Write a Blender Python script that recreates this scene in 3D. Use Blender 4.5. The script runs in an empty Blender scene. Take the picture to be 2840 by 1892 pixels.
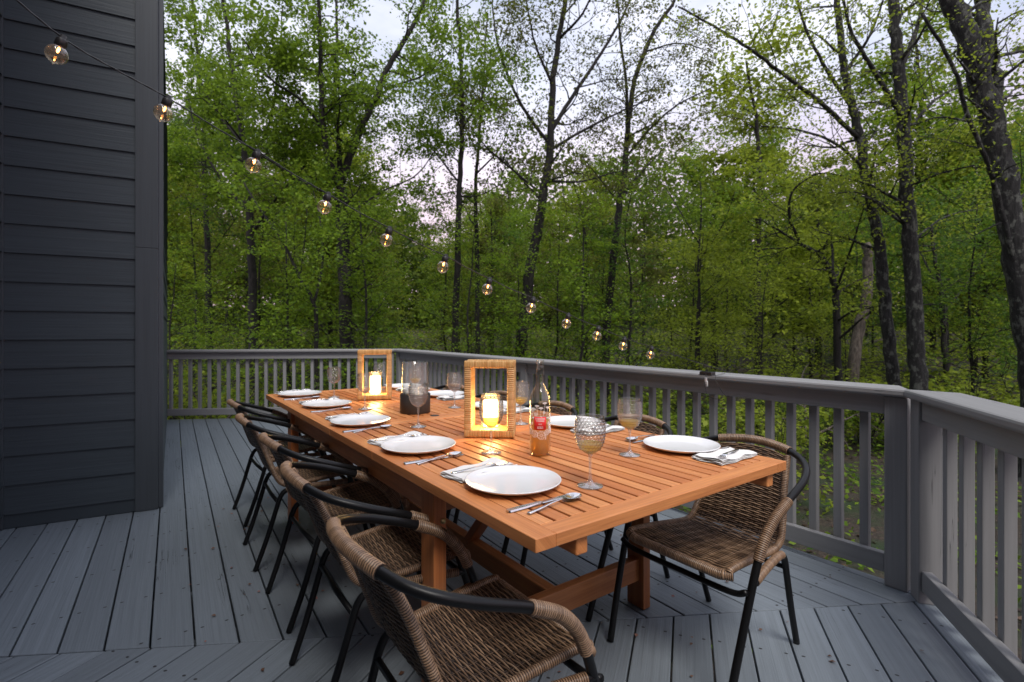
import bpy, math, random
import numpy as np
from mathutils import Vector, Matrix

C = bpy.context.scene
COL = C.collection
R = math.radians
random.seed(7)

# ------------------------------------------------------------------ camera
FPX, HOR, EYE = 1400.0, 914.0, 1.205          # focal length and horizon row (on a 2840 x 1892 frame), eye height in metres
cam_d = bpy.data.cameras.new("camera")
cam = bpy.data.objects.new("camera", cam_d); COL.objects.link(cam)
cam.location = (0, 0, EYE); cam.rotation_euler = (R(90), 0, 0)
cam_d.sensor_width = 36.0; cam_d.lens = FPX / 2840 * 36.0
cam_d.shift_y = -(946 - HOR) / 2840
cam_d.clip_start = 0.02; cam_d.clip_end = 500
cam_d.dof.use_dof = True; cam_d.dof.focus_distance = 1.6; cam_d.dof.aperture_fstop = 4.5
C.camera = cam

# ------------------------------------------------------------------ light
SUN_HEAD, SUN_ELEV = 165.0, 55.0
w = bpy.data.worlds.new("World"); C.world = w; w.use_nodes = True
nt = w.node_tree; nt.nodes.clear()
def wn(t, **k):
    n = nt.nodes.new(t)
    for a, b in k.items(): setattr(n, a, b)
    return n
sky = wn("ShaderNodeTexSky", sky_type='NISHITA', sun_disc=False, sun_elevation=R(SUN_ELEV), sun_rotation=R(SUN_HEAD))
bg1 = wn("ShaderNodeBackground"); bg1.inputs[1].default_value = 0.06
nt.links.new(sky.outputs[0], bg1.inputs[0])
tc = wn("ShaderNodeTexCoord")
mp = wn("ShaderNodeMapping"); mp.inputs['Scale'].default_value = (1.0, 1.0, 2.2)
nt.links.new(tc.outputs['Generated'], mp.inputs[0])
nz = wn("ShaderNodeTexNoise"); nz.inputs['Scale'].default_value = 2.6; nz.inputs['Detail'].default_value = 6; nz.inputs['Roughness'].default_value = 0.55
nt.links.new(mp.outputs[0], nz.inputs['Vector'])
cr = wn("ShaderNodeValToRGB")
cr.color_ramp.elements[0].position = 0.36; cr.color_ramp.elements[0].color = (0.44, 0.49, 0.63, 1)
cr.color_ramp.elements[1].position = 0.66; cr.color_ramp.elements[1].color = (0.87, 0.87, 0.98, 1)
nt.links.new(nz.outputs[0], cr.inputs[0])
# dusk: a faint rose band low over the horizon
sx = wn("ShaderNodeSeparateXYZ"); nt.links.new(tc.outputs['Generated'], sx.inputs[0])
mr = wn("ShaderNodeMapRange"); mr.inputs[1].default_value = 0.12; mr.inputs[2].default_value = 0.42
nt.links.new(sx.outputs[2], mr.inputs[0])
mx = wn("ShaderNodeMix", data_type='RGBA'); mx.inputs[6].default_value = (0.86, 0.62, 0.70, 1)
nt.links.new(mr.outputs[0], mx.inputs[0]); nt.links.new(cr.outputs[0], mx.inputs[7])
bg2 = wn("ShaderNodeBackground"); bg2.inputs[1].default_value = 1.35
nt.links.new(mx.outputs[2], bg2.inputs[0])
ms = wn("ShaderNodeMixShader"); ms.inputs[0].default_value = 0.86
nt.links.new(bg1.outputs[0], ms.inputs[1]); nt.links.new(bg2.outputs[0], ms.inputs[2])
wo = wn("ShaderNodeOutputWorld"); nt.links.new(ms.outputs[0], wo.inputs[0])

def hd(a): return Vector((math.sin(R(a)), math.cos(R(a)), 0))     # unit vector of a compass heading, 0 = straight ahead
sun_d = bpy.data.lights.new("sun", 'SUN'); sun_d.energy = 2.2; sun_d.angle = R(22); sun_d.color = (1.0, 0.95, 0.88)
sun = bpy.data.objects.new("sun", sun_d); COL.objects.link(sun)
sv = hd(SUN_HEAD) * math.cos(R(SUN_ELEV)) + Vector((0, 0, math.sin(R(SUN_ELEV))))
sun.rotation_euler = (-sv).to_track_quat('-Z', 'Y').to_euler(); sun.location = sv * 30

C.view_settings.view_transform = 'Standard'; C.view_settings.look = 'None'
C.view_settings.exposure = 0.28; C.view_settings.gamma = 1.0
C.render.engine = 'CYCLES'
cy = C.cycles
cy.use_denoising = True
cy.max_bounces = 10; cy.diffuse_bounces = 3; cy.glossy_bounces = 4; cy.transmission_bounces = 8; cy.transparent_max_bounces = 24
cy.caustics_reflective = False; cy.caustics_refractive = False
cy.sample_clamp_indirect = 4.0

# ------------------------------------------------------------------ pixel helpers: a picture point at a known height or distance
def at(px, py, z=0.0):
    d = FPX * (EYE - z) / (py - HOR)
    return Vector(((px - 1420) / FPX * d, d, z))
def dep(px, py, d):
    return Vector(((px - 1420) / FPX * d, d, EYE + (HOR - py) * d / FPX))
def ds(px, py, d):                                                    # the same, in 2354-wide picture units
    return dep(px * 1.2065, py * 1.2065, d)

# ------------------------------------------------------------------ mesh builder
class MB:
    def __init__(s): s.v = []; s.f = []; s.a = []; s.cur = (0.0, 0.0, 0.0); s.sm = []; s.smooth = False
    def add(s, vs, fs, attr=None):
        o = len(s.v)
        s.v.extend([tuple(p) for p in vs])
        s.a.extend(attr if attr is not None else [s.cur] * len(vs))
        for f in fs: s.f.append(tuple(i + o for i in f)); s.sm.append(s.smooth)
    def box(s, c, sz, m=None, rz=0.0):
        x, y, z = sz[0] / 2, sz[1] / 2, sz[2] / 2
        vs = [Vector((a * x, b * y, g * z)) for a, b, g in ((-1,-1,-1),(1,-1,-1),(1,1,-1),(-1,1,-1),(-1,-1,1),(1,-1,1),(1,1,1),(-1,1,1))]
        if rz: q = Matrix.Rotation(rz, 3, 'Z'); vs = [q @ v for v in vs]
        if m is not None: vs = [m @ v for v in vs]
        c = Vector(c)
        s.add([v + c for v in vs], [(0,3,2,1),(4,5,6,7),(0,1,5,4),(1,2,6,5),(2,3,7,6),(3,0,4,7)])
    def bar(s, p0, p1, wd, ht, up=Vector((0,0,1))):
        p0 = Vector(p0); p1 = Vector(p1); d = (p1 - p0); L = d.length; d.normalize()
        sd = d.cross(up).normalized(); u = sd.cross(d)
        vs = []
        for p in (p0, p1):
            for a, b in ((-1,-1),(1,-1),(1,1),(-1,1)): vs.append(p + sd * (a * wd / 2) + u * (b * ht / 2))
        s.add(vs, [(0,1,2,3),(7,6,5,4),(0,4,5,1),(1,5,6,2),(2,6,7,3),(3,7,4,0)])
    def prism(s, poly, z0, z1):
        n = len(poly)
        vs = [(p[0], p[1], z0) for p in poly] + [(p[0], p[1], z1) for p in poly]
        s.add(vs, [tuple(range(n - 1, -1, -1)), tuple(range(n, 2 * n))] + [(i, (i + 1) % n, n + (i + 1) % n, n + i) for i in range(n)])
    def tube(s, pts, rad, n=8, cap=True, closed=False):
        pts = [Vector(p) for p in pts]; m = len(pts)
        if not hasattr(rad, '__len__'): rad = [rad] * m
        t0 = (pts[1] - pts[0]).normalized()
        ref = Vector((0, 0, 1)) if abs(t0.z) < 0.9 else Vector((1, 0, 0))
        u = t0.cross(ref).normalized()
        vs = []
        for i in range(m):
            a = pts[max(i - 1, 0)]; b = pts[min(i + 1, m - 1)]
            if closed: a = pts[(i - 1) % m]; b = pts[(i + 1) % m]
            t = (b - a)
            t = t.normalized() if t.length > 1e-9 else t0
            u = (u - t * u.dot(t))
            u = u.normalized() if u.length > 1e-9 else t.orthogonal().normalized()
            v = t.cross(u)
            for k in range(n):
                an = 2 * math.pi * k / n
                vs.append(pts[i] + (u * math.cos(an) + v * math.sin(an)) * rad[i])
        fs = []
        rng = m if closed else m - 1
        for i in range(rng):
            j = (i + 1) % m
            for k in range(n):
                k2 = (k + 1) % n
                fs.append((i * n + k, i * n + k2, j * n + k2, j * n + k))
        if cap and not closed:
            fs.append(tuple(range(n - 1, -1, -1))); fs.append(tuple((m - 1) * n + k for k in range(n)))
        s.add(vs, fs)
    def lathe(s, prof, n=32, c=(0, 0, 0), disp=None):
        vs = []
        for i, (r, z) in enumerate(prof):
            for k in range(n):
                a = 2 * math.pi * k / n
                rr = r + (disp(i, k, r, z) if disp else 0)
                vs.append((c[0] + rr * math.cos(a), c[1] + rr * math.sin(a), c[2] + z))
        fs = []
        for i in range(len(prof) - 1):
            for k in range(n):
                k2 = (k + 1) % n
                fs.append((i * n + k, i * n + k2, (i + 1) * n + k2, (i + 1) * n + k))
        s.add(vs, fs)
    def mesh(s, name):
        me = bpy.data.meshes.new(name)
        me.from_pydata(s.v, [], s.f)
        at_ = me.attributes.new("bd", 'FLOAT_VECTOR', 'POINT')
        at_.data.foreach_set("vector", np.array(s.a, dtype=np.float32).ravel())
        me.polygons.foreach_set("use_smooth", s.sm)
        me.update()
        return me
    def build(s, name, m, parent=None, bevel=0.0, seg=2):
        o = bpy.data.objects.new(name, s.mesh(name)); COL.objects.link(o)
        o.data.materials.append(m)
        if parent is not None: o.parent = parent
        if bevel:
            b = o.modifiers.new("bevel", 'BEVEL'); b.width = bevel; b.segments = seg; b.limit_method = 'ANGLE'; b.angle_limit = R(40)
        return o

def tag(o, label=None, cat=None, group=None, kind=None):
    if label: o["label"] = label
    if cat: o["category"] = cat
    if group: o["group"] = group
    if kind: o["kind"] = kind
    return o
def thing(name, label, cat, loc=(0, 0, 0), rz=0.0, group=None):
    o = bpy.data.objects.new(name, None); COL.objects.link(o)
    o.empty_display_size = 0.1; o.location = loc; o.rotation_euler = (0, 0, rz)
    return tag(o, label, cat, group)
def dup(root, loc=None, rz=None, label=None, sc=None):
    r = root.copy(); COL.objects.link(r)
    if loc is not None: r.location = loc
    if rz is not None: r.rotation_euler = (0, 0, rz)
    if sc is not None: r.scale = sc
    if label: r["label"] = label
    for ch in list(root.children):
        c = ch.copy(); COL.objects.link(c); c.parent = r
        for g in list(ch.children):
            k = g.copy(); COL.objects.link(k); k.parent = c
    return r
def crv(pts, n=8):                                                    # Catmull-Rom through the points
    P = [Vector(p) for p in pts]; P = [P[0] * 2 - P[1]] + P + [P[-1] * 2 - P[-2]]
    out = []
    for i in range(1, len(P) - 2):
        for k in range(n):
            t = k / n
            out.append(0.5 * ((2 * P[i]) + (P[i + 1] - P[i - 1]) * t + (2 * P[i - 1] - 5 * P[i] + 4 * P[i + 1] - P[i + 2]) * t * t + (3 * P[i] - P[i - 1] - 3 * P[i + 1] + P[i + 2]) * t ** 3))
    out.append(P[-2]); return out
def resample(pts, step):
    L = [0.0]
    for a, b in zip(pts, pts[1:]): L.append(L[-1] + (b - a).length)
    n = max(2, int(L[-1] / step) + 1); out = []; j = 0
    for i in range(n):
        t = L[-1] * i / (n - 1)
        while j < len(L) - 2 and L[j + 1] < t: j += 1
        q = (t - L[j]) / max(1e-9, L[j + 1] - L[j]); out.append(pts[j].lerp(pts[j + 1], min(1, q)))
    return out

# ------------------------------------------------------------------ materials
def new_mat(name):
    m = bpy.data.materials.new(name); m.use_nodes = True
    t = m.node_tree; b = t.nodes["Principled BSDF"]
    return m, t, b
def nd(t, typ, **k):
    n = t.nodes.new(typ)
    for a, b in k.items():
        if a == 'inp':
            for kk, vv in b.items(): n.inputs[kk].default_value = vv
        else: setattr(n, a, b)
    return n
def rgba(c): return (c[0], c[1], c[2], 1.0)
def ramp(t, src, stops):
    n = t.nodes.new("ShaderNodeValToRGB"); e = n.color_ramp.elements
    e[0].position, e[0].color = stops[0][0], rgba(stops[0][1]); e[1].position, e[1].color = stops[-1][0], rgba(stops[-1][1])
    for p, c in stops[1:-1]: q = e.new(p); q.color = rgba(c)
    t.links.new(src, n.inputs[0]); return n.outputs[0]
def mixc(t, fac, a, b, mode='MIX'):
    n = nd(t, "ShaderNodeMix", data_type='RGBA', blend_type=mode)
    for sock, v in ((0, fac), (6, a), (7, b)):
        if hasattr(v, 'is_output'): t.links.new(v, n.inputs[sock])
        else: n.inputs[sock].default_value = v if sock == 0 else rgba(v)
    return n.outputs[2]
def mth(t, op, a, b=None, c=None):
    n = nd(t, "ShaderNodeMath", operation=op)
    for i, v in enumerate((a, b, c)):
        if v is None: continue
        if hasattr(v, 'is_output'): t.links.new(v, n.inputs[i])
        else: n.inputs[i].default_value = v
    return n.outputs[0]
def noise(t, vec, scale, detail=4, rough=0.55, sc3=None):
    if sc3:
        m = nd(t, "ShaderNodeMapping"); m.inputs['Scale'].default_value = sc3; t.links.new(vec, m.inputs[0]); vec = m.outputs[0]
    n = nd(t, "ShaderNodeTexNoise"); n.inputs['Scale'].default_value = scale; n.inputs['Detail'].default_value = detail; n.inputs['Roughness'].default_value = rough
    t.links.new(vec, n.inputs['Vector']); return n.outputs[0]
def bump(t, b, h, strength=0.3, dist=0.01):
    n = nd(t, "ShaderNodeBump"); n.inputs['Strength'].default_value = strength; n.inputs['Distance'].default_value = dist
    t.links.new(h, n.inputs['Height']); t.links.new(n.outputs[0], b.inputs['Normal'])
def coord(t, which='Object'): return nd(t, "ShaderNodeTexCoord").outputs[which]
def attr(t):
    n = nd(t, "ShaderNodeAttribute"); n.attribute_name = "bd"; return n.outputs['Vector']
def sep(t, v):
    n = nd(t, "ShaderNodeSeparateXYZ"); t.links.new(v, n.inputs[0]); return n.outputs

def plain(name, col, rough=0.5, var=0.15, scale=20, metal=0.0, spec=0.5, bumpy=0.0, bscale=60):
    m, t, b = new_mat(name)
    o = coord(t); n = noise(t, o, scale, 5)
    c = ramp(t, n, [(0.3, tuple(x * (1 - var) for x in col)), (0.7, tuple(min(1, x * (1 + var)) for x in col))])
    t.links.new(c, b.inputs['Base Color'])
    b.inputs['Roughness'].default_value = rough; b.inputs['Metallic'].default_value = metal; b.inputs['Specular IOR Level'].default_value = spec
    if bumpy: bump(t, b, noise(t, o, bscale, 4), bumpy, 0.004)
    return m

def board_mat(name, col, dark, crack=True, nails=True, grain=0.5, rough=0.55, spread=0.10):
    """painted board: 'bd' holds (metres along + offset, metres across, random 0..1)"""
    m, t, b = new_mat(name)
    v = attr(t); s = sep(t, v)
    g = noise(t, v, 1.0, 6, 0.6, (1.6, 70, 13))
    blot = noise(t, v, 1.0, 4, 0.6, (1.1, 5, 9))
    c = ramp(t, s[2], [(0.0, tuple(x * (1 - spread) for x in col)), (1.0, tuple(x * (1 + spread) for x in col))])
    c = mixc(t, mth(t, 'MULTIPLY', ramp(t, blot, [(0.42, (0, 0, 0)), (0.75, (1, 1, 1))]), 0.30), c, tuple(x * 0.72 for x in col))
    c = mixc(t, mth(t, 'MULTIPLY', ramp(t, g, [(0.35, (1, 1, 1)), (0.6, (0, 0, 0))]), 0.36), c, tuple(x * 0.62 for x in col))
    h = g
    if crack:
        k = noise(t, v, 1.0, 3, 0.5, (0.9, 42, 31))
        gate = noise(t, v, 1.0, 2, 0.5, (1.3, 9, 17))
        km = mth(t, 'MULTIPLY', ramp(t, mth(t, 'ABSOLUTE', mth(t, 'SUBTRACT', k, 0.5)), [(0.0, (1, 1, 1)), (0.007, (0, 0, 0))]), ramp(t, gate, [(0.60, (0, 0, 0)), (0.64, (1, 1, 1))]))
        c = mixc(t, mth(t, 'MULTIPLY', km, 0.85), c, dark)
        h = mth(t, 'SUBTRACT', g, mth(t, 'MULTIPLY', km, 1.5))
    if nails:
        fx = mth(t, 'SUBTRACT', mth(t, 'FRACT', mth(t, 'DIVIDE', s[0], 0.406)), 0.5)
        dx = mth(t, 'MULTIPLY', fx, 0.406)
        jit = mth(t, 'MULTIPLY', mth(t, 'SUBTRACT', noise(t, v, 3.0, 1), 0.5), 0.05)
        dy = mth(t, 'SUBTRACT', mth(t, 'ABSOLUTE', s[1]), 0.043)
        dd = mth(t, 'SQRT', mth(t, 'ADD', mth(t, 'POWER', mth(t, 'ADD', dx, jit), 2.0), mth(t, 'MULTIPLY', mth(t, 'POWER', dy, 2.0), 0.5)))
        nm = mth(t, 'LESS_THAN', dd, 0.0048)
        c = mixc(t, nm, c, dark)
    t.links.new(c, b.inputs['Base Color'])
    b.inputs['Roughness'].default_value = rough
    bump(t, b, h, grain, 0.004)
    return m

M = {}
M['deck'] = board_mat("deck_paint", (0.176, 0.204, 0.234), (0.018, 0.018, 0.02), spread=0.16, grain=0.8)
M['siding'] = board_mat("siding_paint", (0.042, 0.056, 0.068), (0.02, 0.02, 0.02), crack=False, nails=False, grain=0.55, spread=0.05)
M['trim'] = board_mat("trim_paint", (0.054, 0.065, 0.076), (0.02, 0.02, 0.02), crack=False, nails=False, grain=0.15, spread=0.03)
M['rail'] = board_mat("railing_paint", (0.275, 0.274, 0.276), (0.03, 0.03, 0.035), crack=True, nails=False, grain=0.22, rough=0.45, spread=0.07)

def table_wood(name, tone=1.0):
    m, t, b = new_mat(name)
    v = attr(t); s = sep(t, v)
    g = noise(t, v, 1.0, 5, 0.6, (2.2, 60, 21))
    fine = noise(t, v, 1.0, 3, 0.6, (6, 260, 11))
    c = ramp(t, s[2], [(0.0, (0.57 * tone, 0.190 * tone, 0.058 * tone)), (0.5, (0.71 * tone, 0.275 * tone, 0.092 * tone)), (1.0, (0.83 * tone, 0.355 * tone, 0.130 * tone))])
    c = mixc(t, mth(t, 'MULTIPLY', ramp(t, g, [(0.36, (1, 1, 1)), (0.62, (0, 0, 0))]), 0.48), c, (0.40 * tone, 0.115 * tone, 0.034 * tone))
    c = mixc(t, mth(t, 'MULTIPLY', ramp(t, fine, [(0.40, (1, 1, 1)), (0.5, (0, 0, 0))]), 0.18), c, (0.22 * tone, 0.06 * tone, 0.02 * tone))
    t.links.new(c, b.inputs['Base Color'])
    b.inputs['Roughness'].default_value = 0.38; b.inputs['Specular IOR Level'].default_value = 0.5
    bump(t, b, fine, 0.10, 0.002)
    return m
M['table'] = table_wood("oiled_table_wood")
M['table_dark'] = table_wood("table_wood_shaded", 0.55)  # darker copy of the same wood: under-table shade put into its colour
M['black'] = plain("black_tube_enamel", (0.006, 0.006, 0.0065), 0.36, 0.1, spec=0.3)

def rattan(name, stops, rough=0.45, trans=0.0):
    m, t, b = new_mat(name)
    v = attr(t); s = sep(t, v)
    n = noise(t, coord(t), 35, 4, 0.6)
    c = ramp(t, mth(t, 'ADD', mth(t, 'MULTIPLY', s[2], 0.6), mth(t, 'MULTIPLY', n, 0.4)), stops)
    t.links.new(c, b.inputs['Base Color']); b.inputs['Roughness'].default_value = rough
    bump(t, b, noise(t, coord(t), 300, 2), 0.15, 0.001)
    if trans:
        tr = nd(t, "ShaderNodeBsdfTranslucent"); t.links.new(c, tr.inputs[0])
        mxs = nd(t, "ShaderNodeMixShader"); mxs.inputs[0].default_value = trans
        t.links.new(b.outputs[0], mxs.inputs[1]); t.links.new(tr.outputs[0], mxs.inputs[2])
        t.links.new(mxs.outputs[0], t.nodes["Material Output"].inputs[0])
    return m
M['weave'] = rattan("brown_resin_weave", [(0.0, (0.010, 0.007, 0.006)), (0.22, (0.03, 0.019, 0.013)), (0.42, (0.105, 0.062, 0.037)), (0.62, (0.21, 0.13, 0.078)), (0.88, (0.40, 0.265, 0.165))], 0.36)
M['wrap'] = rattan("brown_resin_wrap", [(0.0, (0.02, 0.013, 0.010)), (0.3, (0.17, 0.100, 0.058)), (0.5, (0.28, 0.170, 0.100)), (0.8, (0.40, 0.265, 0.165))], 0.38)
M['cane'] = rattan("honey_cane", [(0.2, (0.56, 0.30, 0.10)), (0.5, (0.66, 0.385, 0.145)), (0.8, (0.74, 0.47, 0.20))], 0.45, 0.15)
M['china'] = plain("white_china", (0.81, 0.81, 0.82), 0.10, 0.01)
M['linen'] = plain("white_napkin_cloth", (0.82, 0.80, 0.78), 0.85, 0.03, 30, bumpy=0.25, bscale=420)
M['steel'] = plain("polished_steel", (0.78, 0.77, 0.76), 0.16, 0.04, metal=1.0)
M['base_black'] = plain("black_painted_metal", (0.030, 0.028, 0.028), 0.5, 0.12)
M['pebble'] = plain("white_pebble", (0.80, 0.78, 0.76), 0.5, 0.06)
M['plastic'] = plain("black_plastic", (0.02, 0.018, 0.018), 0.4, 0.1)
M['tagwhite'] = plain("white_plastic_tag", (0.8, 0.79, 0.78), 0.5, 0.03)
M['label'] = plain("red_paper_label", (0.84, 0.028, 0.030), 0.5, 0.05)
M['print'] = plain("white_print", (0.88, 0.80, 0.78), 0.5, 0.02)
M['brass'] = plain("brass_screw", (0.55, 0.42, 0.2), 0.35, 0.1, metal=1.0)

def glass(name, tint=(1, 1, 1), refl=1.0, rough=0.0, real=0.0, milk=0.0, pw=4.0):
    """clear thin glass: what lies behind shows through, the rim and bumps reflect"""
    m, t, b = new_mat(name); t.nodes.remove(b)
    tr = nd(t, "ShaderNodeBsdfTransparent"); tr.inputs[0].default_value = rgba(tint)
    gl = nd(t, "ShaderNodeBsdfGlossy"); gl.inputs['Roughness'].default_value = rough
    lw = nd(t, "ShaderNodeLayerWeight"); lw.inputs[0].default_value = 0.5
    f = mth(t, 'MINIMUM', mth(t, 'MULTIPLY', mth(t, 'ADD', mth(t, 'MULTIPLY', mth(t, 'POWER', lw.outputs['Facing'], pw), 0.85), 0.045), refl), 0.95)
    mxs = nd(t, "ShaderNodeMixShader"); t.links.new(f, mxs.inputs[0]); t.links.new(tr.outputs[0], mxs.inputs[1]); t.links.new(gl.outputs[0], mxs.inputs[2])
    out = mxs.outputs[0]
    if real:
        g2 = nd(t, "ShaderNodeBsdfGlass"); g2.inputs['Roughness'].default_value = 0.03; g2.inputs['IOR'].default_value = 1.45
        m2 = nd(t, "ShaderNodeMixShader"); m2.inputs[0].default_value = real
        t.links.new(out, m2.inputs[1]); t.links.new(g2.outputs[0], m2.inputs[2]); out = m2.outputs[0]
    if milk:                                                          # moulded or pressed glass scatters a little light
        df = nd(t, "ShaderNodeBsdfDiffuse"); tl = nd(t, "ShaderNodeBsdfTranslucent")
        for q in (df, tl): q.inputs[0].default_value = (0.92, 0.92, 0.94, 1)
        m3 = nd(t, "ShaderNodeMixShader"); t.links.new(df.outputs[0], m3.inputs[1]); t.links.new(tl.outputs[0], m3.inputs[2])
        m4 = nd(t, "ShaderNodeMixShader"); m4.inputs[0].default_value = milk
        t.links.new(out, m4.inputs[1]); t.links.new(m3.outputs[0], m4.inputs[2]); out = m4.outputs[0]
    t.links.new(out, t.nodes["Material Output"].inputs[0])
    return m
M['glass'] = glass("clear_glass", (0.97, 0.98, 0.97), 1.35, milk=0.03)
M['bulb_glass'] = glass("bulb_glass", (0.97, 0.89, 0.74), 1.4, milk=0.04, pw=2.4)
M['stem'] = glass("moulded_clear_stem", (0.96, 0.96, 0.96), 2.0, 0.02, 0.0, 0.14, 2.5)
def stud_glass(name):
    """pressed glass with raised studs: clear face on, darker and more mirror-like where a stud's side turns away"""
    m, t, b = new_mat(name); t.nodes.remove(b)
    lw = nd(t, "ShaderNodeLayerWeight"); lw.inputs[0].default_value = 0.5; f = lw.outputs['Facing']
    tr = nd(t, "ShaderNodeBsdfTransparent"); t.links.new(ramp(t, f, [(0.02, (1.0, 1.0, 0.99)), (0.14, (0.93, 0.93, 0.92)), (0.34, (0.68, 0.67, 0.65)), (0.6, (0.50, 0.49, 0.48)), (1.0, (0.35, 0.35, 0.35))]), tr.inputs[0])
    gl = nd(t, "ShaderNodeBsdfGlossy"); gl.inputs['Roughness'].default_value = 0.06
    tl = nd(t, "ShaderNodeBsdfTranslucent"); tl.inputs[0].default_value = (0.95, 0.94, 0.92, 1)
    m1 = nd(t, "ShaderNodeMixShader"); m1.inputs[0].default_value = 0.09
    t.links.new(tr.outputs[0], m1.inputs[1]); t.links.new(tl.outputs[0], m1.inputs[2])
    m2 = nd(t, "ShaderNodeMixShader"); t.links.new(mth(t, 'ADD', mth(t, 'MULTIPLY', mth(t, 'POWER', f, 1.4), 0.62), 0.06), m2.inputs[0])
    t.links.new(m1.outputs[0], m2.inputs[1]); t.links.new(gl.outputs[0], m2.inputs[2])
    t.links.new(m2.outputs[0], t.nodes["Material Output"].inputs[0]); return m
M['hobnail'] = stud_glass("studded_glass")
M['bottle'] = glass("bottle_glass", (0.96, 0.96, 0.93), 1.3)
def liquid(name, col, dens):
    m, t, b = new_mat(name); t.nodes.remove(b)
    tr = nd(t, "ShaderNodeBsdfTransparent"); tr.inputs[0].default_value = rgba(col)
    tl = nd(t, "ShaderNodeBsdfTranslucent"); tl.inputs[0].default_value = rgba(col)
    gl = nd(t, "ShaderNodeBsdfGlossy"); gl.inputs['Roughness'].default_value = 0.02
    df = nd(t, "ShaderNodeBsdfDiffuse"); df.inputs[0].default_value = rgba(col)
    m0 = nd(t, "ShaderNodeMixShader"); m0.inputs[0].default_value = 0.45
    t.links.new(tl.outputs[0], m0.inputs[1]); t.links.new(df.outputs[0], m0.inputs[2])
    m1 = nd(t, "ShaderNodeMixShader"); m1.inputs[0].default_value = dens
    t.links.new(tr.outputs[0], m1.inputs[1]); t.links.new(m0.outputs[0], m1.inputs[2])
    fr = nd(t, "ShaderNodeLayerWeight"); fr.inputs[0].default_value = 0.5
    m2 = nd(t, "ShaderNodeMixShader"); t.links.new(mth(t, 'ADD', mth(t, 'MULTIPLY', mth(t, 'POWER', fr.outputs['Facing'], 4.0), 0.6), 0.03), m2.inputs[0]); t.links.new(m1.outputs[0], m2.inputs[1]); t.links.new(gl.outputs[0], m2.inputs[2])
    t.links.new(m2.outputs[0], t.nodes["Material Output"].inputs[0])
    return m
M['wine'] = liquid("golden_wine", (1.0, 0.86, 0.40), 0.50)
M['rose'] = liquid("amber_rose_wine", (1.0, 0.73, 0.34), 0.36)
def emit(name, col, st):
    m, t, b = new_mat(name); t.nodes.remove(b)
    e = nd(t, "ShaderNodeEmission"); e.inputs[0].default_value = rgba(col); e.inputs[1].default_value = st
    t.links.new(e.outputs[0], t.nodes["Material Output"].inputs[0]); return m
M['candle'] = emit("glowing_candle_wax", (1.0, 0.60, 0.22), 42.0)
M['filament'] = emit("bulb_filament", (1.0, 0.38, 0.08), 14.0)
M['glint'] = emit("bulb_glint", (1.0, 0.45, 0.10), 9.0)  # glowing bead added for the glint low in each bulb

# ================================================================== deck
A_HEAD, B_HEAD, SEAM_HEAD, EDGE_HEAD, FAR_HEAD = -33.9, 19.0, 84.1, -36.0, 83.6
S0 = at(665.1, 1781.3)                                               # a board joint on the mitre seam
C0 = Vector((1.812, 2.293, 0))                                       # where the two near railings meet
FARP = Vector((-4.64, 6.754, 0))
HOUSE = Vector((-2.381, 3.401, 0)); HF_HEAD = -117.8                 # house corner and the run of its front wall
def perp(h): return hd(h + 90)                                       # to the right of a heading
EDGE_P = C0 + perp(EDGE_HEAD) * 0.076
BEDGE_P = C0 + perp(B_HEAD) * 0.076
def clip(poly, p, n):                                                 # keep the side where (q - p).n >= 0
    out = []
    for i in range(len(poly)):
        a, b = poly[i], poly[(i + 1) % len(poly)]
        da, db = (a - p).dot(n), (b - p).dot(n)
        if da >= 0: out.append(a)
        if da * db < 0: out.append(a + (b - a) * (da / (da - db)))
    return out
deck = MB()
PITCH, GAP = 0.1433, 0.0065
def boards(head, i0, i1, planes, tmin, tmax):
    d = hd(head); n = perp(head)
    for i in range(i0, i1):
        a = i * PITCH + GAP / 2; b = (i + 1) * PITCH - GAP / 2
        poly = [S0 + n * a + d * tmin, S0 + n * b + d * tmin, S0 + n * b + d * tmax, S0 + n * a + d * tmax]
        for p, q in planes: 
            poly = clip(poly, p, q)
            if len(poly) < 3: break
        if len(poly) < 3: continue
        rnd = random.random(); off = random.uniform(0, 50) if False else i * 0.0
        jitter = random.uniform(-0.0012, 0.0012)
        o = len(deck.v); k = len(poly)
        if sum((poly[j].x * poly[(j + 1) % k].y - poly[(j + 1) % k].x * poly[j].y) for j in range(k)) < 0: poly.reverse()
        at_ = []
        mid = (a + b) / 2
        for z in (-0.032, 0.0):
            for p in poly: at_.append(((p - S0).dot(d), (p - S0).dot(n) - mid, rnd))
        vs = [(p.x, p.y, -0.032) for p in poly] + [(p.x, p.y, jitter) for p in poly]
        deck.add(vs, [tuple(range(k - 1, -1, -1)), tuple(range(k, 2 * k))] + [(j, (j + 1) % k, k + (j + 1) % k, k + j) for j in range(k)], at_)
sn = perp(SEAM_HEAD) * -1                                            # far side of the seam
nA = perp(A_HEAD)
cH = nA.dot(HOUSE)
seam_far, seam_near = (S0 + sn * 0.002, sn), (S0 - sn * 0.002, -sn)
far_pl = (FARP, perp(FAR_HEAD)); edge_pl = (EDGE_P, -perp(EDGE_HEAD))
house_n = perp(HF_HEAD) * -1                                          # out of the front wall
if house_n.y > 0: house_n = -house_n
boards(A_HEAD, -30, 40, [seam_far, far_pl, edge_pl, (HOUSE + nA * 0.004, nA)], -3, 8)
boards(A_HEAD, -30, 6, [seam_far, (HOUSE + nA * 0.004, -nA), (HOUSE, house_n)], -3, 5)
boards(B_HEAD, -30, 30, [seam_near, (BEDGE_P, -perp(B_HEAD))], -5, 3)
o = deck.build("deck_floor", M['deck'], None, 0.0035, 2); tag(o, kind='structure')

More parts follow.
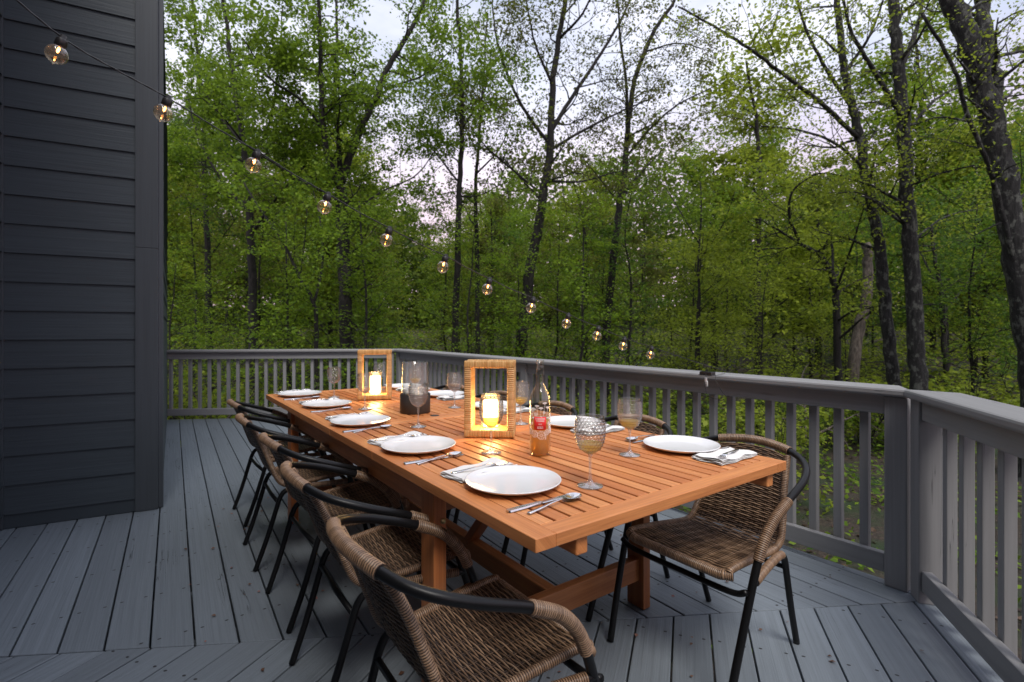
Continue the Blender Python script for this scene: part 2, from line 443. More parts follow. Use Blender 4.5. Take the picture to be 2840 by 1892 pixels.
# the deck's frame beneath: dark joists seen through the gaps, rim boards at its edge
jm = MB()
far_c = None
def isect(p, d, q, e):
    den = d.x * e.y - d.y * e.x
    t = ((q.x - p.x) * e.y - (q.y - p.y) * e.x) / den
    return p + d * t
EC = isect(EDGE_P, hd(EDGE_HEAD), FARP, hd(FAR_HEAD))                  # far outer corner of the deck
jb = EDGE_P + Vector((0, 0, -0.14)); 
NC = isect(EDGE_P, hd(EDGE_HEAD), BEDGE_P, hd(B_HEAD))
for a, b in ((NC, EC), (EC, FARP - hd(FAR_HEAD) * 0.3), (NC - hd(B_HEAD) * 4.2, NC)):
    n_ = perp(math.degrees(math.atan2((b - a).x, (b - a).y)))
    if n_.dot(Vector((-1.5, 3.5, 0)) - a) < 0: n_ = -n_
    jm.bar(a + n_ * 0.03 + Vector((0, 0, -0.16)), b + n_ * 0.03 + Vector((0, 0, -0.16)), 0.038, 0.235)
for i in range(-3, 10):
    p = S0 + hd(A_HEAD) * (0.2 + i * 0.45)
    q0 = isect(p, nA, EDGE_P - nA * 0.1, hd(EDGE_HEAD)); q1 = p - nA * (1.3 if i > 2 else 2.2)
    jm.bar(q1 + Vector((0, 0, -0.17)), q0 - nA * 0.06 + Vector((0, 0, -0.17)), 0.038, 0.235)
o = jm.build("deck_frame", M['deck']); tag(o, kind='structure')

# ================================================================== railings
def railing(name, label, p0, p1, out, first, posts, z0=0.0, cap_ext=(0, 0), spacing=0.117):
    """p0->p1: the inner face of the posts; out: outward unit vector; first: distance of the first baluster from p0"""
    d = (p1 - p0); L = d.length; d.normalize()
    ang = math.atan2(d.y, d.x)
    t = thing(name, label, 'railing', p0, ang, None)
    q = Matrix.Rotation(-ang, 3, 'Z'); so = 1 if (q @ out).y > 0 else -1
    def part(nm, boxes, bev=0.004):
        m = MB()
        for c, sz, along in boxes:
            i = len(m.v); m.box(c, sz)
            rnd = random.random(); ofs = random.uniform(0, 40)
            ax = {'x': 0, 'z': 2}[along]
            for k in range(i, len(m.v)):
                v = m.v[k]; ac = (v[1] - c[1]) + (v[2] - c[2]) * 0.7 if ax == 0 else (v[0] - c[0]) + (v[1] - c[1]) * 0.7
                m.a[k] = (v[ax] + ofs, ac, rnd)
        return m.build(nm, M['rail'], t, bev)
    cut = sorted([0.0] + [x for x in posts if 0.02 < x < L - 0.02] + [L])
    for nm, zc, h in (("top_rail", 0.8505, 0.089), ("bottom_rail", 0.102, 0.089)):
        for a, b in zip(cut, cut[1:]):
            if b - a < 0.2: continue
            a2 = a + 0.0455 if (a in posts or a > 0) else a + 0.002; b2 = b - 0.0455 if b < L or b in posts else b - 0.002
            part(nm, [(((a2 + b2) / 2, so * 0.030, zc), (b2 - a2, 0.038, h), 'x')])
    for x in posts: part("post", [((x, so * 0.0445, 0.4465), (0.089, 0.089, 0.891), 'z')], 0.005)
    m = MB()
    cm = part("cap_rail", [(((cap_ext[1] - cap_ext[0] + L) / 2, so * 0.062, 0.914), (L + cap_ext[0] + cap_ext[1], 0.186, 0.038), 'x')], 0.011)
    proto = None; x = first; k = 0
    while x < L - 0.03:
        if min([abs(x - p) for p in posts] + [9]) > 0.07:
            if proto is None or k < 4:
                proto = part("baluster", [((0, 0, 0.47), (0.038, 0.038, 0.80), 'z')], 0.003); b = proto; k += 1
                protos.append(proto)
            else:
                b = random.choice(protos[-4:]).copy(); COL.objects.link(b); b.parent = t
            b.location = (x, so * 0.0695, 0)
        x += spacing
    return t
protos = []
FC = isect(C0, hd(EDGE_HEAD), FARP - perp(FAR_HEAD) * -0.076, hd(FAR_HEAD))   # far inner corner
LA = (FC - C0).length
OA, OB, OF = perp(EDGE_HEAD), perp(B_HEAD), -perp(FAR_HEAD)
post_mid = (at(1445, 1290) - C0).dot(hd(EDGE_HEAD))
ra = railing("deck_railing", "long grey wooden railing behind the right-hand chairs, running away to the far corner", C0, FC, OA, 0.204, [0.059, 2.91, LA - 0.06], cap_ext=(0.0, 0.0), spacing=0.1178)
FL = isect(FC, hd(FAR_HEAD), HOUSE, hd(A_HEAD))
rf = railing("deck_railing", "short grey railing across the far end of the deck, meeting the house", FC, FL + hd(FAR_HEAD) * 0.0, OF, 0.16, [0.07], spacing=0.1215)
rb = railing("deck_railing", "shadowed near grey railing that angles toward the camera beside the right armchair", C0 - hd(B_HEAD) * 0.0, C0 - hd(B_HEAD) * 3.4, OB, 0.186, [0.035, 2.3], spacing=0.132)
for r_ in (ra, rf, rb):                                               # mitre the caps: a little overlap is trimmed by splaying the ends
    pass
def splay(rt, end_of, other_dir):
    cap = [c for c in rt.children if c.name.startswith("cap_rail")][0]
    return cap
def miter(rt, at_start, h_self, h_other_bis):
    """shear one end of a cap so that two caps meet on the corner's bisector"""
    cap = [c for c in rt.children if c.name.startswith("cap_rail")][0]
    me = cap.data; xs = [v.co.x for v in me.vertices]; e = min(xs) if at_start else max(xs)
    for v in me.vertices:
        if abs(v.co.x - e) < 1e-4: v.co.x = e + h_other_bis * v.co.y
# interior angles between runs
a_ab = math.tan(R((B_HEAD - EDGE_HEAD) / 2))
miter(ra, True, 0, a_ab * (-1)); miter(rb, True, 0, -a_ab * -1 * -1 if False else a_ab)
fang = R(180 - (FAR_HEAD - EDGE_HEAD)) / 2
miter(ra, False, 0, math.tan(fang) * -1 * -1 if False else -math.tan(fang) * -1)
miter(rf, True, 0, math.tan(fang) * -1 if False else math.tan(fang))

# ================================================================== house
house = thing("house", "dark slate-blue house corner clad in lapped boards, at the left edge", 'house', HOUSE, 0)
def siding(p0, head, out, length, z0, z1, expo=0.1755, inset=0.0, z_first=0.09):
    m = MB(); d = hd(head); z = z_first; k = 0
    while z < z1:
        th0, th1 = 0.020, 0.007
        zt = z + expo + 0.03
        a = p0 + d * inset; b = p0 + d * length
        vs = [a + out * th0 + Vector((0, 0, z)), b + out * th0 + Vector((0, 0, z)), b + out * th1 + Vector((0, 0, zt)), a + out * th1 + Vector((0, 0, zt)),
              a + Vector((0, 0, z)), b + Vector((0, 0, z)), b + Vector((0, 0, zt)), a + Vector((0, 0, zt))]
        rnd = random.random(); of = random.uniform(0, 90)
        at_ = [(of, 0 + k, rnd), (of + length, 0 + k, rnd), (of + length, 0.2 + k, rnd), (of, 0.2 + k, rnd)] * 2
        m.add(vs, [(0, 1, 2, 3), (1, 0, 4, 5), (3, 2, 6, 7), (0, 3, 7, 4), (2, 1, 5, 6)], at_)
        z += expo; k += 1
    return m
HZ = 3.8
oF = house_n.copy(); oS = nA.copy()
zero = Vector((0, 0, 0))
siding(zero, HF_HEAD, oF, 0.82, 0, HZ, inset=0.125).build("siding", M['siding'], house)
siding(zero, A_HEAD, oS, (FL - HOUSE).length + 0.75, 0, HZ, inset=0.125).build("siding", M['siding'], house)
inner = hd(HF_HEAD) * 0.79                                            # inner corner at the picture's left edge
siding(inner, A_HEAD + 180, oS, 8.0, 0, 5.6, inset=0.0).build("siding", M['siding'], house)  # seen only as a sliver; long, tall run added to shade the deck
tm = MB()
tm.cur = (0, 0, 0.5)
tm.bar(hd(HF_HEAD) * 0.0625 + oF * 0.011 + Vector((0, 0, 0.005)), hd(HF_HEAD) * 0.0625 + oF * 0.011 + Vector((0, 0, 1.745)), 0.125, 0.030, up=oF)
tm.bar(hd(HF_HEAD) * 0.0625 + oF * 0.011 + Vector((0, 0, 1.747)), hd(HF_HEAD) * 0.0625 + oF * 0.011 + Vector((0, 0, HZ)), 0.125, 0.030, up=oF)
tm.bar(hd(A_HEAD) * 0.0625 + oS * 0.011 + Vector((0, 0, 0.005)), hd(A_HEAD) * 0.0625 + oS * 0.011 + Vector((0, 0, HZ)), 0.125, 0.030, up=oS)
for k, v in enumerate(tm.v): tm.a[k] = (v[2], (v[0] + v[1]) * 0.7, 0.5)
tm.build("corner_trim", M['trim'], house, 0.002)
tm = MB(); tm.cur = (0, 0, 0.4)
tm.bar(inner + oF * 0.010 + hd(HF_HEAD) * -0.012 + Vector((0, 0, 0.005)), inner + oF * 0.010 + hd(HF_HEAD) * -0.012 + Vector((0, 0, HZ)), 0.024, 0.05, up=oF)
tm.build("inner_trim", M['trim'], house, 0.002)
bm_ = MB()
for hh, oo, ln, st in ((HF_HEAD, oF, 0.80, 0.126), (A_HEAD, oS, (FL - HOUSE).length + 0.7, 0.126)):
    bm_.bar(hd(hh) * st + oo * 0.001 + Vector((0, 0, 0.047)), hd(hh) * ln + oo * 0.001 + Vector((0, 0, 0.047)), 0.018, 0.088)
bm_.build("base_board", M['siding'], house, 0.002)
core = MB()                                                           # the wall's body behind its cladding
pc = [zero + (-oF - oS) * 0.01, hd(HF_HEAD) * 0.83 - oF * 0.012, hd(HF_HEAD) * 0.83 + hd(A_HEAD) * 5.6, hd(A_HEAD) * 5.2 - oS * 0.012]
core.prism(pc, -0.9, HZ)
q0 = inner - oS * 0.012 - hd(HF_HEAD) * 0.0; q1 = inner + hd(A_HEAD + 180) * 8.0 - oS * 0.012
core.prism([q0, q1, q1 - oS * 3.0, q0 - oS * 3.0], -0.9, 5.6); core.build("wall_body", M['siding'], house)  # body of the mostly unseen wall run added for shade

# ================================================================== table
T_HEAD = -36.0
TL, TW = hd(T_HEAD), perp(T_HEAD)                                      # along its length (away), across (to the right)
TNL = at(1486.7, 1497, 0.74); TNL.z = 0
T_RZ = -R(T_HEAD)                                                      # turns local +y onto the length axis
def tp(wv, lv, z=0.0): p = TNL + TW * wv + TL * lv; return Vector((p.x, p.y, z))
TWID, TLEN, TH = 1.135, 3.088, 0.74
table = thing("dining_table", "long orange slatted wooden dining table set for ten in the middle of the deck", 'table', TNL, T_RZ)
def tb(m, c, sz, along):
    i = len(m.v); m.box(c, sz); rnd = random.random(); of = random.uniform(0, 30)
    ax = 'xyz'.index(along)
    oth = [k for k in range(3) if k != ax]
    for k in range(i, len(m.v)):
        v = m.v[k]; m.a[k] = (v[ax] + of, (v[oth[0]] - c[oth[0]]) + (v[oth[1]] - c[oth[1]]) * 0.8, rnd)
BD, TK = 0.060, 0.032
for (l0, l1) in ((0.0, 1.0), (1.0, 1.545), (1.545, 2.09), (2.09, TLEN)):
    m = MB(); g = 0.0012
    for x in (BD / 2, TWID - BD / 2): tb(m, (x, (l0 + l1) / 2, TH - TK / 2), (BD, l1 - l0 - 2 * g, TK), 'y')
    for y in (l0 + g + BD / 2, l1 - g - BD / 2): tb(m, (TWID / 2, y, TH - TK / 2), (TWID - 2 * BD - 0.0008, BD, TK - 0.001), 'x')
    n = 20; pt = (TWID - 2 * BD) / n
    for i in range(n):
        y0, y1 = l0 + g + BD + 0.003, l1 - g - BD - 0.003
        if abs(l0 - 1.545) < 1e-3 or abs(l1 - 1.545) < 1e-3: pass
        tb(m, (BD + pt * (i + 0.5), (y0 + y1) / 2, TH - TK / 2 + 0.0015), (pt - 0.0088, y1 - y0, TK - 0.006), 'y')
    m.build("top_panel", M['table'], table, 0.0022)
m = MB(); m.smooth = True; m.lathe([(0.0, TH + 0.0008), (0.024, TH + 0.0008), (0.025, TH - 0.0)], 28, (0.567, 1.582, 0)); m.build("parasol_hole", M['base_black'], table)
def tpart(nm, bxs, mat='table', bev=0.004):
    m = MB()
    for c, sz, al in bxs: tb(m, c, sz, al)
    return m.build(nm, M[mat], table, bev)
for x in (0.062, TWID - 0.062):
    tpart("apron", [((x, 1.545, 0.655), (0.024, 1.95, 0.098), 'y')])
for y in (0.592, 2.50):
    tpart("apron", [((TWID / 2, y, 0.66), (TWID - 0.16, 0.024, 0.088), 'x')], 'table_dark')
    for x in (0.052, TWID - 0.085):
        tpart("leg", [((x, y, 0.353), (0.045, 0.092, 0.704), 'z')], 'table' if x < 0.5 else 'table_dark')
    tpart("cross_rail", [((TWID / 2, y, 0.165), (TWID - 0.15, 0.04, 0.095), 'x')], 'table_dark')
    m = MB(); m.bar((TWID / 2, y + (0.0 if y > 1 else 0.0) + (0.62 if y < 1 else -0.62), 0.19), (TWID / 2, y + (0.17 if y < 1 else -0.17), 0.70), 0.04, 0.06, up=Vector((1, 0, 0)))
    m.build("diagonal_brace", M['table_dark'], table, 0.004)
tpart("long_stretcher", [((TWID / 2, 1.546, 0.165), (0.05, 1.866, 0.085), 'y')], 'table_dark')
for x in (0.155, TWID - 0.085):
    tpart("runner", [((x, TLEN / 2, 0.684), (0.038, TLEN - 0.03, 0.046), 'y')])
m = MB(); m.smooth = True
m.lathe([(0, 0.003), (0.008, 0.003), (0.0095, 0.0)], 14); o = m.build("bolt", M['brass'], table)
o.location = (0.0615, 0.5445, 0.60); o.rotation_euler = (R(90), 0, 0)

# ================================================================== chairs
def wrap_tube(m, pts, r, pitch=0.0066, n=10, amp=0.0016):
    """tube wound round with cane: a round ridge every pitch"""
    P = resample([Vector(p) for p in pts], pitch / 6)
    k = len(P); rad = []
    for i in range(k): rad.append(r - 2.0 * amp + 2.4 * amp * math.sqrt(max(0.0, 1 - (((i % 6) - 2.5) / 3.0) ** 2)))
    i0 = len(m.v); m.smooth = True
    m.tube(P, rad, n)
    rr = {}
    for q in range(i0, len(m.v)):
        ring = (q - i0) // n // 6
        if ring not in rr: rr[ring] = random.uniform(0.3, 0.75)
        m.a[q] = (0, 0, rr[ring] if (q - i0) // n % 6 not in (0, 5) else -0.35)  # groove shade and the black tube beneath are put into the colour
def make_chair(label):
    t = thing("wicker_armchair", label, 'chair', group="wicker armchairs round the table")
    half = [(.240, .283, 0.004), (.252, .22, .22), (.264, .140, .46), (.271, .075, .560), (.276, -.02, .617), (.270, -.165, .672), (.225, -.262, .705), (.14, -.315, .729)]
    pts = half + [(0, -.338, .742)] + [(-x, y, z) for x, y, z in reversed(half)]
    H = crv(pts, 10)
    m = MB(); m.smooth = True; m.tube(H, 0.0128, 12); m.build("arm_hoop", M['black'], t)
    top = [p for p in H if abs(p.x) < 0.158 and p.y < -0.2]
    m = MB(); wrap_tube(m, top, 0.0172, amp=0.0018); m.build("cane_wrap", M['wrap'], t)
    for s in (1, -1):
        arm = [p for p in H if p.x * s > 0 and p.z > 0.455 and p.y > -0.045 and p.z < 0.632]
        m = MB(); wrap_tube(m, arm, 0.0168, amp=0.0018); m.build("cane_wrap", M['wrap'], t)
    for s in (1, -1):
        L = crv([(s * .262, .165, .392), (s * .23, .02, .392), (s * .207, -.095, .388), (s * .199, -.150, .380), (s * .1965, -.176, .348), (s * .195, -.194, .29), (s * .191, -.238, .145), (s * .187, -.288, .004)], 8)
        m = MB(); m.smooth = True; m.tube(L, 0.0118, 10); m.build("leg", M['black'], t)
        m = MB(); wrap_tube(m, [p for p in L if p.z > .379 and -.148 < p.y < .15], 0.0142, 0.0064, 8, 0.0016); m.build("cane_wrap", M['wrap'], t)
    m = MB(); m.smooth = True; m.tube(crv([(.258, .195, .372), (.2, .195, .352), (0, .195, .350), (-.2, .195, .352), (-.258, .195, .372)], 6), 0.0105, 8)
    m.build("stretcher", M['black'], t)
    m = MB(); m.smooth = True; m.tube([(.196, -.184, .325), (0, -.186, .320), (-.196, -.184, .325)], 0.0095, 8); m.build("stretcher", M['black'], t)
    # woven sheet from the front edge of the seat to the top of the back
    prof = resample(crv([(0, .214, .412), (0, .19, .425), (0, .05, .416), (0, -.08, .403), (0, -.147, .405), (0, -.190, .437), (0, -.232, .53), (0, -.274, .63), (0, -.324, .728)], 12), 0.0078)
    nv = len(prof)
    def sheet(u, i, off=0.0):
        p = prof[i]; a = prof[max(0, i - 1)]; b = prof[min(nv - 1, i + 1)]
        tz, ty = (b - a).z, (b - a).y; l = math.hypot(tz, ty); ny, nz = (-tz / l, ty / l)   # normal
        if i > 0 and ny * 1 + nz * 1 < 0: ny, nz = -ny, -nz
        back = max(0.0, min(1.0, (p.z - 0.43) / 0.3)) if p.y < -0.13 else 0.0
        hw = 0.205 - 0.022 * min(1, (0.21 - p.y) / 0.33) - 0.034 * back
        y = p.y + ny * off + (0.020 * back + 0.008) * u * u * max(0, min(1, (-0.08 - p.y) / 0.1))
        z = p.z + nz * off - 0.016 * back * u * u - 0.010 * (1 - u * u) * max(0, min(1, (p.y + 0.20) / 0.1))
        return Vector((hw * u, y, z))
    crease = min(range(nv), key=lambda i: (prof[i] - Vector((0, -.168, .416))).length)
    NW = 9
    for nm, i0, i1 in (("seat", 1, crease), ("backrest", crease, nv - 1)):
        m = MB(); m.smooth = True
        for i in range(i0, i1):
            st = []
            ns = NW * 3
            ph = i % 2
            for k in range(ns + 1):
                u = -1 + 2 * k / ns
                st.append(sheet(u, i, 0.0024 * math.cos(math.pi * (k / 3.0 + ph))))
            m.cur = (0, 0, random.uniform(.30, 1.0))
            m.tube(st, 0.0024, 5, cap=False)
        for k in range(NW + 1):
            u = -1 + 2 * k / NW
            for du in (-0.016, 0.016):
                if abs(u + du) > 1: continue
                m.cur = (0, 0, random.uniform(.1, .5))
                m.tube([sheet(u + du, i, 0.0) for i in range(i0, i1 + 1, 2)], 0.0014, 4, cap=False)
        # added near-black sheet, so the gaps between the strands read dark
        m.cur = (0, 0, -0.6); vs = []; fs = []; ii = list(range(i0, i1 + 1, 2))
        for i in ii:
            for k in range(9): vs.append(sheet(-0.97 + 1.94 * k / 8, i, 0.0))
        for r_i in range(len(ii) - 1):
            for k in range(8): fs.append((r_i * 9 + k, r_i * 9 + k + 1, (r_i + 1) * 9 + k + 1, (r_i + 1) * 9 + k))
        m.add(vs, fs)
        m.build(nm, M['weave'], t)
    for s in (1, -1):
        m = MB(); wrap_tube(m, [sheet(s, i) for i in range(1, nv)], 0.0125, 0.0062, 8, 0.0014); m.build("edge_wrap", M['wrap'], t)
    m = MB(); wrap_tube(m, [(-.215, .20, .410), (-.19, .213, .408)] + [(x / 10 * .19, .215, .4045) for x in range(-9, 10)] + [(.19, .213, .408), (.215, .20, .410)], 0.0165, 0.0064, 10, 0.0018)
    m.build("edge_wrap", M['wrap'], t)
    return t
CH_L = [(0.236, -0.014, 0.0), (0.865, 0.010, 1.5), (1.465, 0.045, -1.5), (2.095, 0.035, 1.0), (2.775, 0.075, -2.0)]
CH_R = [(0.240, 1.035, 0.0), (0.862, 1.070, 1.5), (1.49, 1.045, -1.0), (2.12, 1.075, 0.0), (2.76, 1.05, 1.0)]
LAB_L = ["wicker armchair nearest the camera, cut off below its seat and black arm",
         "wicker armchair beside the near table leg, behind the nearest armchair",
         "wicker armchair in the middle of the row on the house side of the table",
         "wicker armchair on the house side, just in front of the farthest one there",
         "wicker armchair at the far end of the row on the house side"]
LAB_R = ["wicker armchair at the near right table corner, its whole woven seat in view",
         "wicker armchair on the railing side, its rim showing behind the right wine glass",
         "wicker armchair on the railing side, its rim showing just behind the rose bottle",
         "railing-side wicker armchair half hidden behind the empty goblet left of the near lantern",
         "wicker armchair on the railing side at the far end, mostly hidden by the table setting"]
ch0 = None
for (l, wv, j), lab in list(zip(CH_L, LAB_L)):
    p = tp(wv, l); rz = -R(T_HEAD + 90 + j)
    if ch0 is None: ch0 = make_chair(lab); ch0.location = p; ch0.rotation_euler = (0, 0, rz)
    else: dup(ch0, p, rz, lab)
for (l, wv, j), lab in zip(CH_R, LAB_R):
    dup(ch0, tp(wv, l), -R(T_HEAD - 90 + j), lab)

# ================================================================== table settings
PL_L = [(0.19, 0.347), (0.165, 0.937), (0.165, 1.593), (0.194, 2.270), (0.182, 2.880)]
PL_R = [(1.000, 0.340), (0.985, 0.950), (0.985, 1.62), (1.000, 2.278), (0.965, 2.885)]
ordl = ["nearest", "second nearest", "middle", "second farthest", "farthest"]
def plate():
    m = MB(); m.smooth = True
    pr = [(0.0, 0.004), (0.085, 0.004), (0.105, 0.0065), (0.125, 0.0125), (0.140, 0.0195), (0.1432, 0.0205), (0.1445, 0.0192), (0.1435, 0.0175), (0.128, 0.0095), (0.108, 0.0035), (0.092, 0.0), (0.0, 0.0)]
    m.lathe(pr, 64); return m
def strip(m, st, th):
    """flat tapered strip; st: (x, y, half width, z)"""
    n = len(st); vs = []
    for i, (x, y, hw, z) in enumerate(st):
        a = st[max(0, i - 1)]; b = st[min(n - 1, i + 1)]
        tx, ty = b[0] - a[0], b[1] - a[1]; l = math.hypot(tx, ty) or 1; nx, ny = -ty / l, tx / l
        vs += [(x + nx * hw, y + ny * hw, z), (x - nx * hw, y - ny * hw, z), (x - nx * hw * .8, y - ny * hw * .8, z + th), (x + nx * hw * .8, y + ny * hw * .8, z + th)]
    fs = [(0, 1, 2, 3), ((n - 1) * 4 + 3, (n - 1) * 4 + 2, (n - 1) * 4 + 1, (n - 1) * 4)]
    for i in range(n - 1):
        o = i * 4
        for k in range(4): fs.append((o + k, o + 4 + k, o + 4 + (k + 1) % 4, o + (k + 1) % 4))
    m.add(vs, fs)
def knife():
    m = MB(); strip(m, [(0, 0, .006, .001), (.004, 0, .0095, .001), (.05, 0, .0088, .001), (.105, 0, .0070, .001), (.112, 0, .0062, .001)], .0042)
    h = m
    b = MB(); strip(b, [(.112, 0.0, .0058, .0018), (.125, .001, .0082, .0018), (.19, .001, .0088, .0018), (.222, .0015, .0068, .0018), (.236, .004, .0018, .0018)], .0014)
    return h, b
def spoon():
    m = MB(); m.smooth = True
    strip(m, [(0, 0, .0045, .001), (.004, 0, .0075, .001), (.04, 0, .006, .0035), (.085, 0, .0035, .008), (.120, 0, .003, .010), (.138, 0, .004, .008)], .0022)
    b = MB(); b.smooth = True
    L, W_ = .062, .0205; n1, n2 = 14, 10; vs = []; fs = []
    for side in (0, 1):
        for i in range(n1 + 1):
            a = i / n1; x = .134 + L * a; hw = W_ * math.sqrt(max(0, 1 - (2 * a - 1) ** 2)) * (1.0 - .12 * (0.5 - a)) + .0008
            for j in range(n2 + 1):
                q = -1 + 2 * j / n2; dp = (1 - q * q) * (1 - (2 * a - 1) ** 2)
                vs.append((x, hw * q, .0105 - .009 * dp - (0.0012 if side else 0)))
    w2 = n2 + 1; tot = (n1 + 1) * w2
    for side in (0, 1):
        for i in range(n1):
            for j in range(n2):
                f = (side * tot + i * w2 + j, side * tot + i * w2 + j + 1, side * tot + (i + 1) * w2 + j + 1, side * tot + (i + 1) * w2 + j)
                fs.append(f if side else f[::-1])
    b.add(vs, fs); return m, b
def fork():
    m = MB(); m.smooth = True
    strip(m, [(0, 0, .0045, .001), (.004, 0, .0075, .001), (.04, 0, .006, .003), (.09, 0, .0032, .008), (.125, 0, .003, .011), (.142, 0, .0085, .010), (.156, 0, .0115, .007)], .002)
    b = MB(); b.smooth = True
    for y in (-.0096, -.0032, .0032, .0096):
        strip(b, [(.154, y, .0022, .0068), (.172, y, .0021, .0056), (.190, y, .0018, .0070), (.203, y, .0010, .0105)], .0018)
    return m, b
def napkin():
    m = MB(); m.smooth = True
    nx, ny = 30, 16; rs = np.random.RandomState(3)
    ph = rs.uniform(0, 6, 8)
    for L in range(4):
        lx = 0.240 - 0.005 * L; ly = 0.118 - 0.004 * L; zz = 0.0016 + L * 0.0030
        vs = []; fs = []
        for s_ in (0, 1):
            for i in range(nx + 1):
                for j in range(ny + 1):
                    x = (i / nx - 0.5) * lx; y = (j / ny - 0.5) * ly
                    x += 0.003 * math.sin(y * 70 + ph[L]) * (abs(i / nx - 0.5) * 2) ** 4; y += 0.0028 * math.sin(x * 60 + ph[L + 4]) * (abs(j / ny - 0.5) * 2) ** 4
                    z = zz + 0.0014 * math.sin(x * 28 + ph[0]) * math.cos(y * 45 + ph[1]) + (0.0022 * L / 3) * math.sin(x * 55 + y * 60) + 0.0045 * (L / 3.0) * max(0, x / lx) ** 2 * 4
                    vs.append((x, y, z + (0.0013 if s_ else 0)))
        w2 = ny + 1; tot = (nx + 1) * w2
        for s_ in (0, 1):
            for i in range(nx):
                for j in range(ny):
                    f = (s_ * tot + i * w2 + j, s_ * tot + i * w2 + j + 1, s_ * tot + (i + 1) * w2 + j + 1, s_ * tot + (i + 1) * w2 + j)
                    fs.append(f[::-1] if s_ else f)
        m.add(vs, fs)
    # the fold along one long side: the sheets turn round into each other
    pr = [(0.0, 0.0012 + 0.006 + 0.0055 * math.cos(a), -0.056 - 0.0065 * math.sin(a)) for a in [math.pi * k / 8 for k in range(9)]]
    vs = []; fs = []
    for i in range(nx + 1):
        x = (i / nx - 0.5) * 0.236
        for (_, z, y) in pr: vs.append((x, y + 0.0012 * math.sin(x * 60), z + 0.0014 * math.sin(x * 28 + ph[0])))
    for i in range(nx):
        for j in range(8): fs.append((i * 9 + j, i * 9 + j + 1, (i + 1) * 9 + j + 1, (i + 1) * 9 + j))
    m.add(vs, fs); return m
def single(m, name, mat, label, cat, loc, rz, group, bev=0):
    o = m.build(name, mat, None, bev); o.location = loc; o.rotation_euler = (0, 0, rz); return tag(o, label, cat, group)
store = {}
def put(kind, maker, loc, rz, label, cat, group):
    if kind in store:
        return dup(store[kind], loc, rz, label)
    r = maker(label, cat, loc, rz, group); store[kind] = r; return r
def mk_plate(label, cat, loc, rz, g): return single(plate(), "dinner_plate", M['china'], label, cat, loc, rz, g)
def mk_two(name, fn, pn):
    def f(label, cat, loc, rz, g):
        t = thing(name, label, cat, loc, rz, g); a, b = fn()
        a.build("handle", M['steel'], t); b.build(pn, M['steel'], t); return t
    return f
def mk_nap(label, cat, loc, rz, g): return single(napkin(), "folded_napkin", M['linen'], label, cat, loc, rz, g)
def pos(i, side): return "%s place on the table's %s side" % (ordl[i], side)
TZ = TH + 0.0008
for side, PL in (("house", PL_L), ("railing", PL_R)):
    for i, (wv, l) in enumerate(PL):
        s = 1 if side == "house" else -1
        rs = random.Random(i * 7 + s)
        face = T_HEAD + 90 if s == 1 else T_HEAD - 90                 # the way the diner looks
        rz = math.pi / 2 - R(face)                                    # turns local +x onto it
        put('plate', mk_plate, tp(wv, l, TZ), rz, "white plate at the " + pos(i, side), 'plate', 'white dinner plates')
        hw = wv - s * 0.145                                             # where the cutlery handles start
        put('napkin', mk_nap, tp(wv + s * (0.0 + rs.uniform(-.01, .01)), l + s * (0.178 if s == 1 else 0.185), TZ), rz + R(rs.uniform(-6, 6) + 4 * s), "folded white napkin at the " + pos(i, side), 'napkin', 'folded napkins')
        fr = 1 if s == 1 else 1
        if s == 1:
            fk = (tp(hw + .03, l + .170, TZ + .0135), rz + R(rs.uniform(-14, -6) + 2))
        else:
            fk = (tp(hw - .05, l - .178, TZ + .0135), rz + R(rs.uniform(8, 16)))
        put('fork', mk_two("dinner_fork", fork, "tines"), fk[0], fk[1], "steel fork on the napkin at the " + pos(i, side), 'fork', 'steel forks')
        put('knife', mk_two("dinner_knife", knife, "blade"), tp(hw, l - s * (.178 + rs.uniform(-.008, .01)), TZ), rz + R(rs.uniform(-3, 4)), "steel knife at the " + pos(i, side), 'knife', 'steel knives')
        put('spoon', mk_two("soup_spoon", spoon, "bowl"), tp(hw + s * .035, l - s * (.215 + rs.uniform(-.006, .008)), TZ), rz + R(rs.uniform(-2, 9) * (1 if s == 1 else 1)), "steel spoon at the " + pos(i, side), 'spoon', 'steel spoons')

# wine glasses
NAIL, RING = 20, 13
def bowl_r(z):                                                        # outer radius of the bowl by height
    q = (z - 0.094) / 0.112
    return 0.0435 * math.sqrt(max(0.0, 1 - (1 - min(1, q / 0.62)) ** 2.2)) if q < 0.62 else 0.0435 - 0.0022 * ((q - 0.62) / 0.38) ** 1.5
def mk_glass(label, cat, loc, rz, g):
    t = thing("wine_glass", label, cat, loc, rz, g)
    m = MB(); m.smooth = True
    m.lathe([(0.0, 0.0), (0.0385, 0.0), (0.0390, 0.0012), (0.037, 0.0025), (0.020, 0.0055), (0.009, 0.011), (0.005, 0.020), (0.0038, 0.035), (0.0036, 0.070), (0.0045, 0.086), (0.0075, 0.0945), (0.0, 0.0955)], 28)
    m.build("stem", M['stem'], t)
    m = MB(); m.smooth = True
    n = NAIL * 6; rows = 72; prof = []
    for i in range(rows + 1):
        z = 0.0945 + (0.206 - 0.0945) * i / rows; prof.append((max(0.006, bowl_r(z)), z))
    pitch = 0.0098
    def dsp(i, k, r, z):
        if z > 0.197 or z < 0.106: return 0.0
        row = (z - 0.106) / pitch; ri = math.floor(row); fz = row - ri - 0.5
        fk = (k / 6.0 + (0.5 if ri % 2 else 0)) % 1.0 - 0.5
        d2 = (fz * 2) ** 2 + (fk * 2) ** 2
        return 0.0034 * max(0.0, 1 - d2) ** 0.75
    m.lathe(prof, n, disp=dsp)
    m.lathe([(bowl_r(0.206), 0.206), (bowl_r(0.206) - 0.0008, 0.2068), (bowl_r(0.206) - 0.0016, 0.206)] , n)
    m.build("bowl", M['hobnail'], t)
    return t
